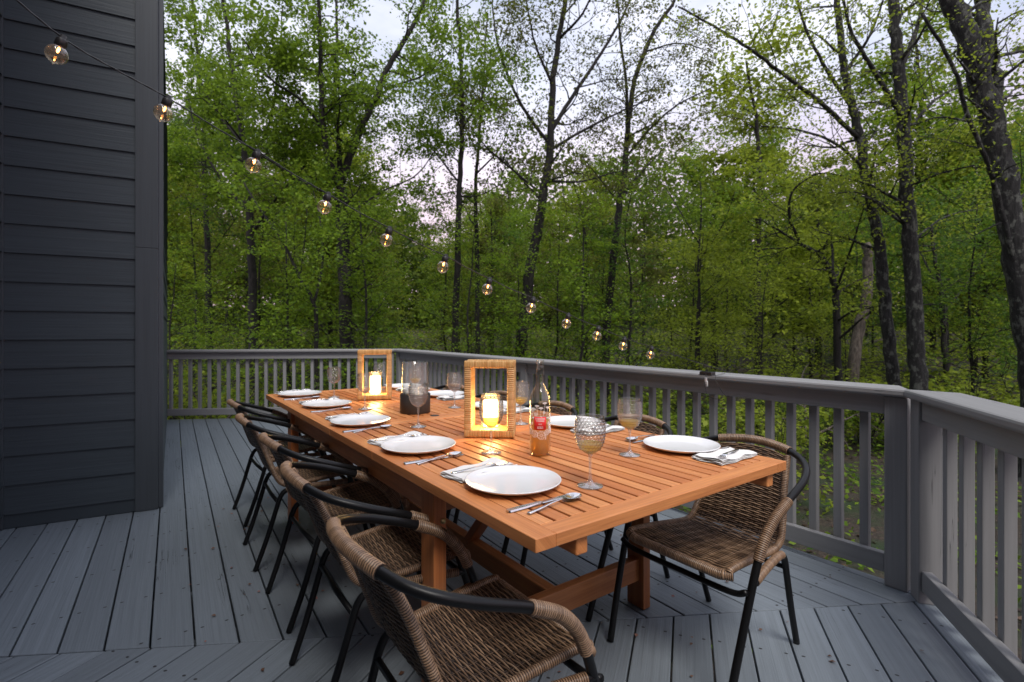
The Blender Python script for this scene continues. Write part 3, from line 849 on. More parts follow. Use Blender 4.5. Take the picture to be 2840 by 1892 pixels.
def mk_wine(label, cat, loc, rz, g):
    t = dup(store['glass'], loc, rz, label)
    m = MB(); m.smooth = True
    lv = 0.128; pr = [(max(0.0, bowl_r(0.0975 + (lv - 0.0975) * j / 10) - 0.0012), 0.0975 + (lv - 0.0975) * j / 10) for j in range(11)]
    m.lathe([(0, 0.0968)] + pr + [(pr[-1][0] - 0.001, lv + 0.0002), (0, lv)], 40)
    m.build("wine", M['wine'], t); return t
GL = [(0.370, 0.205, 1, "hobnail goblet of white wine in the foreground, right of the nearest plate"), (0.358, 0.716, 1, "hobnail goblet of white wine in front of the near cane lantern"),
      (0.356, 1.342, 0, "empty hobnail goblet in front of the black hurricane lamp"), (0.337, 2.014, 0, "empty goblet glowing gold in front of the far cane lantern"),
      (0.345, 2.635, 0, "empty goblet left of the far cane lantern, against the railing"),
      (0.753, 0.385, 1, "hobnail goblet of white wine left of the plate at the near right corner"), (0.796, 1.114, 1, "half hidden goblet of wine between the near lantern and the rose bottle"),
      (0.790, 1.760, 0, "empty goblet just left of the near cane lantern"), (0.805, 2.330, 1, "goblet of wine seen through the glass of the black hurricane lamp"),
      (0.760, 2.870, 0, "empty goblet seen through the far cane lantern")]
for wv, l, full, lab in sorted(GL, key=lambda q: q[2]):
    put('wine' if full else 'glass', mk_wine if full else mk_glass, tp(wv, l, TZ), random.uniform(0, 6), lab, 'wine glass', 'hobnail goblets')

# cane lanterns
def ribbed(m, p0, p1, wd, ht, up, pitch=0.0088, amp=0.0022):
    p0, p1 = Vector(p0), Vector(p1); d = p1 - p0; L = d.length; d.normalize(); sd = d.cross(up).normalized(); u = sd.cross(d)
    n = max(2, int(round(L / pitch))); sec = []
    rr = min(wd, ht) * 0.22
    for cx, cy, a0 in ((1, 1, 0), (-1, 1, 90), (-1, -1, 180), (1, -1, 270)):
        for a in (0, 30, 60, 90):
            an = R(a0 + a); sec.append((cx * (wd / 2 - rr) + rr * math.cos(an), cy * (ht / 2 - rr) + rr * math.sin(an)))
    k = len(sec); vs = []; at_ = []; rings = 0
    for i in range(n):
        rnd = random.random()
        for q, a in ((0.0, -0.8), (0.25, 0.6), (0.5, 1.0), (0.75, 0.6), (0.999, -0.8)):
            c = p0 + d * (L * (i + q) / n)
            for x, y in sec:
                l = math.hypot(x, y); f = 1 + amp * a / l
                vs.append(c + sd * (x * f) + u * (y * f)); at_.append((0, 0, rnd))
            rings += 1
    fs = [(i * k + j, i * k + (j + 1) % k, (i + 1) * k + (j + 1) % k, (i + 1) * k + j) for i in range(rings - 1) for j in range(k)]
    fs += [tuple(range(k - 1, -1, -1)), tuple((rings - 1) * k + j for j in range(k))]
    m.smooth = True; m.add(vs, fs, at_)
def mk_lantern(label, cat, loc, rz, g):
    t = thing("cane_lantern", label, cat, loc, rz, g)
    W_, D_, H_ = 0.216, 0.125, 0.328; bw = 0.031
    for x in (-1, 1):
        m = MB(); ribbed(m, (x * (W_ / 2 - bw / 2), 0, 0.031), (x * (W_ / 2 - bw / 2), 0, H_ - 0.028), bw, D_ - 0.004, Vector((0, 1, 0)))
        m.build("side_frame", M['cane'], t)
    m = MB(); ribbed(m, (-W_ / 2, 0, 0.0165), (W_ / 2, 0, 0.0165), D_, 0.032, Vector((0, 0, 1)), 0.0072); m.build("base", M['cane'], t)
    m = MB()
    for y in (-1, 1): ribbed(m, (-W_ / 2, y * (D_ / 2 - 0.0145), H_ - 0.0145), (W_ / 2, y * (D_ / 2 - 0.0145), H_ - 0.0145), 0.029, 0.029, Vector((0, 0, 1)), 0.0072)
    for x in (-1, 1): ribbed(m, (x * (W_ / 2 - 0.0155), -D_ / 2 + 0.028, H_ - 0.0145), (x * (W_ / 2 - 0.0155), D_ / 2 - 0.028, H_ - 0.0145), 0.030, 0.027, Vector((0, 0, 1)), 0.0072)
    m.build("top_frame", M['cane'], t)
    m = MB(); m.smooth = True
    m.lathe([(0, 0.036), (0.041, 0.036), (0.042, 0.040), (0.042, 0.178), (0.0412, 0.1795), (0.0402, 0.178), (0.0402, 0.041), (0, 0.0405)], 40); m.build("candle_glass", M['glass'], t)
    m = MB(); m.smooth = True
    m.lathe([(0, 0.0415), (0.031, 0.0415), (0.032, 0.046), (0.032, 0.148), (0.029, 0.153), (0.018, 0.151), (0, 0.148)], 32); m.build("candle", M['candle'], t)
    return t
put('lantern', mk_lantern, (-0.094, 2.222, TZ), R(-4.0), "large cane-wrapped lantern with a lit candle, behind the front goblets", 'lantern', 'cane lanterns')
put('lantern', mk_lantern, (-0.918, 3.385, TZ), R(12.0), "cane-wrapped lantern with a lit candle near the far end of the table", 'lantern', 'cane lanterns')

# hurricane lamp
t = thing("hurricane_lamp", "round black hurricane lamp with a clear glass chimney and white stones, mid table", 'lamp', (-0.545, 2.842, TZ))
m = MB(); m.smooth = True; m.lathe([(0, 0), (0.082, 0), (0.084, 0.002), (0.084, 0.103), (0.0828, 0.105), (0.0805, 0.104), (0.080, 0.085), (0, 0.084)], 56); m.build("base", M['base_black'], t)
m = MB(); m.smooth = True; m.lathe([(0.074, 0.086), (0.074, 0.278), (0.0731, 0.280), (0.0718, 0.279), (0.0718, 0.087)], 56); m.build("glass_chimney", M['glass'], t)
m = MB(); m.smooth = True
m.lathe([(0, -0.011)] + [(0.014 * math.cos(R(a)), 0.011 * math.sin(R(a))) for a in range(-70, 80, 20)] + [(0, 0.011)], 12)
pb = None
for k in range(24):
    a = k * 2.4; r = 0.060 * math.sqrt((k + 0.5) / 24)
    if pb is None: pb = m.build("pebble", M['pebble'], t); q = pb
    else: q = pb.copy(); COL.objects.link(q); q.parent = t
    q.location = (r * math.cos(a), r * math.sin(a), 0.097 + random.uniform(0, 0.018)); q.scale = (random.uniform(.8, 1.2), random.uniform(.7, 1.1), random.uniform(.8, 1.2)); q.rotation_euler = (random.uniform(-.5, .5), random.uniform(-.5, .5), random.uniform(0, 6))

# bottle
BP = (0.1045, 1.877, TZ)
bt = thing("wine_bottle", "open clear bottle of rose wine with a square red label and white printed flowers", 'bottle', BP, 0.0)
RB = 0.0385
m = MB(); m.smooth = True
op = [(0.0, 0.038), (0.010, 0.036), (0.020, 0.022), (0.031, 0.004), (0.0345, 0.0), (0.0372, 0.002), (RB, 0.007), (RB, 0.20), (0.0375, 0.212), (0.0335, 0.226), (0.0265, 0.240), (0.0190, 0.252), (0.0158, 0.262), (0.0148, 0.275), (0.0140, 0.310), (0.0140, 0.318), (0.0150, 0.3195), (0.0150, 0.3235), (0.0142, 0.3245), (0.0140, 0.343), (0.0150, 0.344), (0.0150, 0.349), (0.0140, 0.350), (0.0112, 0.349), (0.0108, 0.31), (0.0125, 0.26), (0.0240, 0.2385), (0.0345, 0.2105), (0.0362, 0.198), (0.0362, 0.010), (0.031, 0.0075), (0.020, 0.0255), (0.010, 0.0395), (0, 0.0415)]
m.lathe(op, 48); m.build("glass_body", M['bottle'], bt)
m = MB(); m.smooth = True
m.lathe([(0, 0.042), (0.010, 0.040), (0.020, 0.027), (0.031, 0.009), (0.0345, 0.0085), (0.0358, 0.012), (0.0358, 0.130), (0.034, 0.1305), (0, 0.130)], 40); m.build("wine", M['rose'], bt)
FACE = math.atan2(-BP[1], -BP[0])                                      # the label looks to the camera's side
def cyl(x, z, r=RB + 0.0006): a = FACE + x / RB; return (r * math.cos(a), r * math.sin(a), z)
m = MB(); m.smooth = True
vs = []; fs = []
for i in range(17):
    for z in (0.098, 0.1455): vs.append(cyl((i / 16 - 0.5) * 0.0455, z))
for i in range(16): fs.append((2 * i, 2 * i + 2, 2 * i + 3, 2 * i + 1))
m.add(vs, fs); lab = m.build("label", M['label'], bt)
sol = lab.modifiers.new("thick", 'SOLIDIFY'); sol.thickness = 0.0003; sol.offset = 0
def lettering(txt, size, z, bold=0.0):
    cu = bpy.data.curves.new("lettering", 'FONT'); cu.body = txt; cu.size = size; cu.align_x = 'CENTER'; cu.offset = bold; cu.space_character = 1.04; cu.resolution_u = 3
    ob = bpy.data.objects.new("lettering", cu); COL.objects.link(ob)
    dg = bpy.context.evaluated_depsgraph_get(); me = bpy.data.meshes.new_from_object(ob.evaluated_get(dg))
    bpy.data.objects.remove(ob)
    vs = [cyl(v.co.x, z + v.co.y, RB + 0.0011) for v in me.vertices]; fs = [tuple(p.vertices) for p in me.polygons]
    m = MB(); m.add(vs, fs); bpy.data.meshes.remove(me)
    m.build("lettering", M['print'], lab)
lettering("FOREVER", 0.0083, 0.1352, 0.00022); lettering("YOUNG", 0.0083, 0.1275, 0.00022)
lettering("ROS\u00c9", 0.0050, 0.1175, 0.00012); lettering("C\u00d4TES DE", 0.0042, 0.1075, 0.0001); lettering("PROVENCE", 0.0042, 0.1030, 0.0001)
m = MB(); m.smooth = True
def line(pts, wd=0.0006):
    m.tube([cyl(x, z, RB + 0.0004) for x, z in pts], wd, 4, cap=False)
def flower(x, z, r, pet=8):
    line([(x + r * .28 * math.cos(a), z + r * .28 * math.sin(a)) for a in np.linspace(0, 6.283, 13)])
    pts = []
    for a in np.linspace(0, 2 * math.pi, pet * 6 + 1):
        q = r * (0.82 + 0.18 * abs(math.sin(a * pet / 2))); pts.append((x + q * math.cos(a), z + q * math.sin(a)))
    line(pts, 0.0008)
    for k in range(pet):
        a = 2 * math.pi * k / pet; line([(x + r * .3 * math.cos(a), z + r * .3 * math.sin(a)), (x + r * .82 * math.cos(a), z + r * .82 * math.sin(a))], 0.0005)
def umbel(x, z, h, lean):
    line([(x, z), (x + lean * .5, z + h * .5), (x + lean, z + h)])
    for k in range(-3, 4):
        line([(x + lean, z + h), (x + lean + k * .0022, z + h + .006 - abs(k) * .0006)], 0.0004)
        flower(x + lean + k * .0022, z + h + .0068 - abs(k) * .0006, 0.0014, 5)
rf_ = random.Random(5)
flower(0.004, 0.078, 0.0145); flower(-0.0215, 0.082, 0.0125); flower(0.0265, 0.088, 0.010); flower(-0.042, 0.090, 0.011); flower(0.045, 0.095, 0.012)
for k in range(16):
    x = rf_.uniform(-0.050, 0.050); z = rf_.uniform(0.093, 0.168)
    if abs(x) < 0.026 and z < 0.152: x = (0.030 + rf_.uniform(0, 0.02)) * (1 if x > 0 else -1)
    flower(x, z, rf_.uniform(0.004, 0.0075), rf_.choice([6, 7, 8]))
for x, z, h, ln in ((-0.008, 0.150, 0.030, -0.004), (0.012, 0.150, 0.040, 0.006), (0.002, 0.150, 0.022, 0.001), (-0.022, 0.150, 0.018, -0.003), (0.026, 0.150, 0.024, 0.004)): umbel(x, z, h, ln)
for k in range(3): line([(0.018 + k * .002, 0.062 + k * .006), (0.024, 0.066 + k * .006)], 0.0007)
line([(0.016, 0.090), (0.021, 0.075), (0.019, 0.062)], 0.0006)
m.build("printed_flowers", M['print'], bt)

# ================================================================== string of bulbs
BX = [(130, 125), (375, 260), (582, 380), (746, 476), (888, 552), (1018, 614), (1120, 665), (1221, 708), (1302, 744), (1372, 772), (1432, 796), (1495, 816)]
sl = thing("string_lights", "lit round glass bulbs on a black wire sloping from house to railing", 'string lights')
bc = [dep(px * 1.2065, py * 1.2065, 1.35 * (1 + 0.1112 * k)) for k, (px, py) in enumerate(BX)]
tilt = Vector((0.012, 0.008, 0))
tops = [c + Vector((0.012, 0.006, 0.047)) for c in bc]
wire = [dep(-60, -90, 1.22)]
for k, p in enumerate(tops):
    wire.append(p)
    if k < 11: q = (p + tops[k + 1]) / 2; q.z -= 0.004; wire.append(q)
RAILPT = dep(2040, 1037, 3.28)
wire += [(tops[-1] + RAILPT) / 2 + Vector((0, 0, -0.006)), RAILPT]
WP = resample(crv(wire, 6), 0.012)
m = MB(); m.smooth = True
for ph in (0, math.pi):
    pts = [p + Vector((0.0011 * math.cos(i * 0.9 + ph), 0.0, 0.0011 * math.sin(i * 0.9 + ph))) for i, p in enumerate(WP)]
    m.tube(pts, 0.0016, 5)
m.build("wire", M['plastic'], sl)
gm = MB(); gm.smooth = True
rB = 0.025
gm.lathe([(0.0098, 0.0236)] + [(rB * math.sin(R(a)), rB * math.cos(R(a))) for a in range(24, 170, 8)] + [(0.0035, -0.0250), (0.0016, -0.0275), (0, -0.0285)], 32)
sm_ = MB(); sm_.smooth = True
sm_.lathe([(0, 0.0205), (0.0108, 0.0215), (0.0132, 0.0235), (0.0132, 0.041), (0.0118, 0.0445), (0.0075, 0.046), (0.0070, 0.056), (0, 0.057)], 20)
fm = MB(); fm.smooth = True
fm.lathe([(0, 0.004), (0.0020, 0.006), (0.0034, 0.0105), (0.0030, 0.0165), (0.0016, 0.0205), (0, 0.0208)], 10)
lm = MB(); lm.smooth = True
lm.lathe([(0, -0.0195), (0.0013, -0.0185), (0.0017, -0.0165), (0.0011, -0.0145), (0, -0.014)], 8)
pr4 = None
for k, c in enumerate(bc):
    if pr4 is None:
        g_ = gm.build("bulb", M['bulb_glass'], sl); s_ = sm_.build("socket", M['plastic'], g_); f_ = fm.build("filament", M['filament'], g_); l_ = lm.build("glint", M['glint'], g_); pr4 = (g_, s_, f_, l_)
    else:
        g_ = pr4[0].copy(); COL.objects.link(g_); g_.parent = sl
        for x in pr4[1:]: y = x.copy(); COL.objects.link(y); y.parent = g_
    dv = (tops[k] - c).normalized(); g_.location = c
    g_.rotation_euler = Vector((0, 0, 1)).rotation_difference(dv).to_euler()

# solar box that feeds them, on the rail
sb_c = at(1962, 1041, 0.934)
sb = thing("solar_box", "small black solar battery box on the railing cap, with a white tag and loose cable", 'solar box', (sb_c.x, sb_c.y, 0.9335), -R(EDGE_HEAD) + math.pi / 2)
m = MB(); m.box((0, 0, 0.002), (0.084, 0.056, 0.004)); m.box((0, 0, 0.0125), (0.076, 0.048, 0.017)); m.build("case", M['plastic'], sb, 0.002)
m = MB(); m.box((0, 0, 0.0222), (0.070, 0.042, 0.002)); m.build("solar_panel", plain("dark_solar_cell", (0.02, 0.025, 0.04), 0.15, 0.3), sb)
inw = -OA
def sbl(px, py, d): return sb.matrix_basis.inverted() @ dep(px, py, d)
sb.matrix_basis = Matrix.Translation(sb.location) @ Matrix.Rotation(sb.rotation_euler.z, 4, 'Z')
dS = sb_c.y
m = MB(); m.smooth = True
cb = [sbl(1958, 1036, dS - .02), sbl(1958, 1048, dS - .05), sbl(1954, 1066, dS - .075), sbl(1957, 1078, dS - .08), sbl(1960, 1092, dS - .085), sbl(1975, 1104, dS - .085), sbl(1990, 1107, dS - .06)]
m.tube(crv(cb, 6), 0.0016, 5)
cb2 = [sbl(2010, 1036, dS + .06), sbl(1988, 1041, dS - .01), sbl(1984, 1048, dS - .05), sbl(1994, 1072, dS - .07), sbl(2010, 1096, dS - .085), sbl(2022, 1099, dS - .06)]
m.tube(crv(cb2, 6), 0.0016, 5); m.build("cable", M['plastic'], sb)
m = MB()
for a, b in (((1954, 1048), (1961, 1060)), ((1955, 1056), (1964, 1065)), ((1957, 1064), (1964, 1072))):
    q0, q1 = sbl(a[0], a[1], dS - .083), sbl(b[0], b[1], dS - .083); m.box((q0 + q1) / 2, (abs(q1.x - q0.x) + .006, .003, abs(q1.z - q0.z)), rz=random.uniform(-.5, .5))
m.build("tag", M['tagwhite'], sb, 0.001)

# ================================================================== woods
rs = np.random.RandomState(11)
def gh(x, y):
    d = math.hypot(x, y - 2)
    return -1.15 + 0.035 * max(0, d - 9) + 0.03 * max(0, d - 18) + 0.18 * math.sin(x * 0.35 + 1.3) * math.cos(y * 0.28) + 0.06 * math.sin(x * 1.3) * math.sin(y * 1.1 + 2)
gm_ = MB(); gm_.smooth = True
N = 90
xs = np.linspace(-1, 1, N); xs = np.sign(xs) * (np.abs(xs) ** 2.0) * 190
vs = [(x, y + 8, gh(x, y + 8) if abs(x) + abs(y) < 160 else 3.0) for y in xs for x in xs]
gm_.add(vs, [(j * N + i, j * N + i + 1, (j + 1) * N + i + 1, (j + 1) * N + i) for j in range(N - 1) for i in range(N - 1)])
gmat, t_, b_ = new_mat("leaf_litter_soil")
o_ = coord(t_)
n1 = noise(t_, o_, 1.1, 5); n2 = noise(t_, o_, 26, 5, 0.7); n3 = noise(t_, o_, 9, 4)
c_ = ramp(t_, n2, [(0.3, (0.010, 0.007, 0.005)), (0.5, (0.034, 0.023, 0.016)), (0.7, (0.085, 0.058, 0.040))])
c_ = mixc(t_, ramp(t_, n1, [(0.48, (0, 0, 0)), (0.62, (1, 1, 1))]), c_, (0.018, 0.036, 0.009))
c_ = mixc(t_, mth(t_, 'MULTIPLY', ramp(t_, n3, [(0.5, (0, 0, 0)), (0.66, (1, 1, 1))]), 0.5), c_, (0.016, 0.030, 0.008))
t_.links.new(c_, b_.inputs['Base Color']); b_.inputs['Roughness'].default_value = 0.9; bump(t_, b_, n2, 0.8, 0.05)
o = gm_.build("ground", gmat); tag(o, kind='structure')

def leaf_mat(name, stops, trans=0.45):
    m, t, b = new_mat(name)
    s = sep(t, attr(t))
    c = ramp(t, s[2], stops)
    oi = nd(t, "ShaderNodeObjectInfo")
    c = mixc(t, mth(t, 'MULTIPLY', oi.outputs['Random'], 0.35), c, tuple(x * 0.55 for x in stops[0][1]))
    t.links.new(c, b.inputs['Base Color']); b.inputs['Roughness'].default_value = 0.55; b.inputs['Specular IOR Level'].default_value = 0.25
    tr = nd(t, "ShaderNodeBsdfTranslucent"); t.links.new(mixc(t, 0.5, c, tuple(min(1, x * 1.6) for x in stops[-1][1])), tr.inputs[0])
    mxs = nd(t, "ShaderNodeMixShader"); mxs.inputs[0].default_value = trans
    t.links.new(b.outputs[0], mxs.inputs[1]); t.links.new(tr.outputs[0], mxs.inputs[2])
    t.links.new(mxs.outputs[0], t.nodes["Material Output"].inputs[0]); return m
LEAF = {'green': leaf_mat("spring_green_leaves", [(0.0, (0.045, 0.098, 0.010)), (0.5, (0.115, 0.205, 0.016)), (1.0, (0.235, 0.345, 0.03))]),
        'olive': leaf_mat("olive_bronze_leaves", [(0.0, (0.075, 0.055, 0.022)), (0.5, (0.11, 0.105, 0.025)), (1.0, (0.15, 0.19, 0.03))]),
        'yellow': leaf_mat("yellow_green_leaves", [(0.0, (0.075, 0.115, 0.011)), (0.5, (0.18, 0.245, 0.02)), (1.0, (0.33, 0.40, 0.042))]),
        'deep': leaf_mat("deep_green_leaves", [(0.0, (0.022, 0.062, 0.010)), (0.5, (0.062, 0.135, 0.016)), (1.0, (0.135, 0.235, 0.03))])}
LEAF['woods'] = leaf_mat("far_woods_leaves", [(0.0, (0.014, 0.034, 0.006)), (0.5, (0.060, 0.108, 0.014)), (1.0, (0.16, 0.22, 0.03))])
def bark_mat(name, col, patch, amt):
    m, t, b = new_mat(name); o = coord(t)
    n = noise(t, o, 1.0, 6, 0.65, (24, 24, 4)); p = noise(t, o, 1.0, 6, 0.7, (11, 11, 7))
    c = ramp(t, n, [(0.32, tuple(x * 0.3 for x in col)), (0.5, col), (0.68, tuple(x * 2.4 for x in col))])
    c = mixc(t, mth(t, 'MULTIPLY', ramp(t, p, [(0.52, (0, 0, 0)), (0.60, (1, 1, 1))]), amt), c, patch)
    t.links.new(c, b.inputs['Base Color']); b.inputs['Roughness'].default_value = 0.9; bump(t, b, n, 1.0, 0.05); return m
BARK = {'dark': bark_mat("dark_bark", (0.011, 0.0095, 0.0085), (0.034, 0.030, 0.027), 0.4),
        'lichen': bark_mat("lichened_bark", (0.013, 0.0125, 0.012), (0.11, 0.115, 0.10), 0.85),
        'pale': bark_mat("bare_dead_wood", (0.085, 0.07, 0.058), (0.15, 0.13, 0.115), 0.6)}
def leaves(name, P, size, mat, parent, flat=0.5, seed=0):
    """P: n x 3 leaf centres; a folded diamond for each leaf"""
    r = np.random.RandomState(seed); P = np.asarray(P, float); n = len(P)
    nor = r.normal(size=(n, 3)); nor[:, 2] += flat * 2.2; nor /= np.linalg.norm(nor, axis=1)[:, None]
    ax = r.normal(size=(n, 3)); ax -= nor * (ax * nor).sum(1)[:, None]; ax /= np.linalg.norm(ax, axis=1)[:, None] + 1e-9
    sd = np.cross(nor, ax); sz = size * r.uniform(0.6, 1.35, n)[:, None]
    a = P - ax * sz * .5; b = P + ax * sz * .5; l = P + sd * sz * .36 + nor * sz * .12; q = P - sd * sz * .36 + nor * sz * .12
    V = np.stack([a, l, b, q], 1).reshape(-1, 3)
    me = bpy.data.meshes.new(name); me.vertices.add(4 * n); me.vertices.foreach_set("co", V.astype(np.float32).ravel())
    me.loops.add(4 * n); me.loops.foreach_set("vertex_index", np.arange(4 * n, dtype=np.int32))
    me.polygons.add(n); me.polygons.foreach_set("loop_start", np.arange(0, 4 * n, 4, dtype=np.int32)); me.polygons.foreach_set("loop_total", np.full(n, 4, dtype=np.int32))
    at_ = me.attributes.new("bd", 'FLOAT_VECTOR', 'POINT'); rv = np.repeat(r.uniform(0, 1, n), 4)
    at_.data.foreach_set("vector", np.stack([rv * 0, rv * 0, rv], 1).astype(np.float32).ravel())
    me.update(calc_edges=True); me.validate()
    o = bpy.data.objects.new(name, me); COL.objects.link(o); me.materials.append(mat)
    if parent is not None: o.parent = parent
    return o
DENS = 2.75
class Grow:
    def __init__(s, seed, base): s.zs = .5; s.m = MB(); s.m.smooth = True; s.L = []; s.r = random.Random(seed); s.base = Vector(base); s.np = np.random.RandomState(seed)
    def wob(s, k): return Vector((s.r.gauss(0, k), s.r.gauss(0, k), s.r.gauss(0, k)))
    def twig(s, p, d, ln, rad, lv, nl, spread, up):
        n = 5; pts = [p]; q = p.copy(); dd = d.normalized()
        for i in range(n):
            dd = (dd + s.wob(0.16) + Vector((0, 0, up))).normalized(); q = q + dd * (ln / n); pts.append(q.copy())
        s.m.tube([x - s.base for x in pts], [rad * (1 - 0.75 * i / n) for i in range(n + 1)], 5 if rad > 0.02 else 3, cap=False)
        if lv > 0:
            k = max(2, int(ln / (0.42 if lv > 1 else 0.3)))
            for _ in range(k):
                t = s.r.uniform(0.25, 1.0); i = min(n - 1, int(t * n)); a = pts[i].lerp(pts[i + 1], t * n - i)
                tang = (pts[i + 1] - pts[i]).normalized(); sd = tang.cross(s.wob(1)).normalized()
                sd.z *= 0.6
                s.twig(a, (tang * s.r.uniform(.35, .8) + sd), ln * s.r.uniform(.38, .62), rad * .5, lv - 1, nl, spread, up)
        else:
            for x in pts[1:]:
                c = s.r.uniform(0.5, 1.5) * nl * DENS / 5
                for _ in range(int(c) + (1 if s.r.random() < c % 1 else 0)):
                    v = Vector((s.r.gauss(0, spread), s.r.gauss(0, spread), s.r.gauss(0, spread * s.zs))); s.L.append(x + v - s.base)
    def limb(s, pts, r0, r1, k=0, lv=1, ln=1.5, nl=14, spread=0.14, up=0.03, t0=0.25, sides=9):
        P = crv(pts, 6); n = len(P)
        P = [p + s.wob(min(.014, r0 * .10)) for p in P]; P[0] = Vector(pts[0])
        s.m.tube([p - s.base for p in P], [r0 + (r1 - r0) * (i / (n - 1)) for i in range(n)], sides, cap=True)
        for j in range(k):
            t = t0 + (1 - t0) * (j + s.r.random()) / k; i = min(n - 2, int(t * (n - 1)))
            tang = (P[i + 1] - P[i]).normalized(); sd = tang.cross(s.wob(1)).normalized()
            rr = (r0 + (r1 - r0) * t) * 0.42
            s.twig(P[i], tang * s.r.uniform(.2, .9) + sd, ln * s.r.uniform(.6, 1.25) * (1.15 - .4 * t), min(rr, .035), lv, nl, spread, up)
    def finish(s, root, bark, lmat, size, flat=0.5, seed=1):
        s.m.build("trunk", BARK[bark], root)
        if s.L: leaves("crown", [tuple(v) for v in s.L], size * 0.78, LEAF[lmat], root, flat, seed)
def tree(label, d, trunk, limbs, r0, r1, bark, lmat, size, nl, seed, k=8, ln=1.6, lv=1, spread=.125, flat=.5, kt=None, t0=0.35, name="tree", cat="tree"):
    g = random.Random(seed)
    base = ds(trunk[0][0], trunk[0][1], d); z = gh(base.x, base.y) - 0.15
    b0 = Vector((base.x, base.y, z)); root = thing(name, label, cat, b0)
    G = Grow(seed, b0)
    tr = [ds(px, py, d) for px, py in trunk]
    if tr[0].z > z: tr = [Vector((tr[0].x + (tr[0].x - tr[1].x) * .1, d, z))] + tr
    # root flare
    G.m.tube([b0 - b0, Vector((0, 0, .25)), Vector((0, 0, .7))], [r0 * 1.7, r0 * 1.25, r0 * 1.02], 9, cap=False)
    G.limb(tr, r0, r1, kt if kt is not None else k, lv, ln, nl, spread, t0=t0)
    for pts, a, b in limbs:
        n = len(pts); sg = g.choice((-1, 1)) * g.uniform(0.03, 0.14)
        G.limb([ds(px, py, d * (1 + sg * i / max(1, n - 1))) for i, (px, py) in enumerate(pts)], a, b, k, lv, ln, nl, spread, t0=.15, sides=7)
    G.finish(root, bark, lmat, size, flat, seed)
    return root
tree("forked tree with a straight trunk and bright green crown, left of the middle", 12, [(797, 800), (790, 600), (783, 430)],
     [([(783, 430), (750, 340), (738, 200), (735, 60), (728, -90)], .085, .03), ([(783, 430), (778, 330), (770, 220), (775, 80), (768, -70)], .07, .025), ([(784, 420), (815, 330), (855, 240), (895, 150), (940, 75), (985, -20), (1010, -120)], .10, .04),
      ([(790, 500), (880, 440), (960, 400), (1010, 330)], .03, .01), ([(784, 460), (700, 420), (620, 370), (560, 330)], .035, .012), ([(745, 300), (690, 230), (620, 180), (560, 90)], .035, .012), ([(855, 240), (900, 200), (980, 170), (1040, 110)], .03, .01)],
       .17, .14, 'dark', 'green', .105, 24, 21, k=12, ln=1.5)
tree("leafy tree with a dark trunk, nearest the house", 13, [(582, 800), (578, 620), (572, 470), (560, 330), (540, 200), (520, 60), (500, -80)],
     [([(575, 540), (640, 450), (700, 380), (720, 300)], .04, .012), ([(572, 490), (500, 400), (450, 300), (430, 200)], .045, .012), ([(565, 400), (620, 280), (640, 150), (650, 20)], .045, .012), ([(560, 330), (500, 260), (460, 180), (430, 60)], .04, .012)],
     .13, .03, 'dark', 'green', .105, 32, 22, k=15, ln=1.7)
tree("slim tree close to the house wall, behind the leafy one", 17, [(482, 800), (478, 600), (470, 400), (466, 250), (450, 80), (440, -60)],
     [([(472, 430), (430, 330), (400, 240)], .03, .01), ([(470, 380), (520, 300), (540, 200)], .03, .01)], .12, .04, 'dark', 'deep', .12, 22, 23, k=9, ln=1.8)
tree("crooked young tree with two thin stems leaning left, before the forked tree", 10, [(727, 795), (722, 700), (690, 640), (655, 565), (610, 500), (560, 420)],
     [([(722, 700), (742, 600), (735, 500), (715, 420)], .028, .01), ([(690, 640), (700, 560), (706, 480)], .015, .006)], .05, .014, 'dark', 'green', .075, 7, 24, k=5, ln=1.0, spread=.12)
tree("slender twin of two straight trunks left of the near lantern", 13, [(1045, 800), (1052, 600), (1055, 450), (1062, 300), (1060, 150), (1050, 0), (1042, -110)],
     [([(1055, 420), (990, 340), (930, 300)], .03, .01), ([(1060, 300), (1110, 220), (1130, 120)], .03, .01), ([(1060, 220), (1010, 120), (980, 20)], .03, .01)], .10, .03, 'dark', 'green', .10, 22, 25, k=10, ln=1.6)
tree("straight thin trunk standing right of the slender twin", 15, [(1097, 800), (1097, 600), (1093, 450), (1100, 320), (1112, 180), (1120, 40)],
     [([(1095, 400), (1150, 340), (1180, 260)], .03, .01), ([(1098, 350), (1060, 270), (1050, 200)], .025, .01)], .09, .02, 'dark', 'olive', .105, 15, 26, k=9, ln=1.5)
tree("tall dark tree with a leaning trunk and thin bronze crown, centre of the woods", 13, [(1198, 805), (1215, 640), (1235, 540), (1252, 430), (1265, 330), (1272, 180), (1290, 60), (1310, -90)],
     [([(1268, 300), (1330, 200), (1390, 110), (1440, 20), (1480, -80)], .06, .02), ([(1258, 350), (1340, 300), (1420, 260), (1500, 225)], .045, .014), ([(1262, 330), (1210, 260), (1170, 180), (1140, 80), (1130, -20)], .05, .015), ([(1254, 415), (1330, 418), (1400, 400), (1440, 390)], .035, .012),
      ([(1250, 450), (1190, 400), (1120, 340), (1080, 290)], .035, .012), ([(1272, 200), (1230, 100), (1210, 0)], .04, .014), ([(1285, 90), (1340, 30), (1380, -60)], .04, .014)],
     .17, .05, 'dark', 'olive', .09, 11, 27, k=10, ln=1.5)
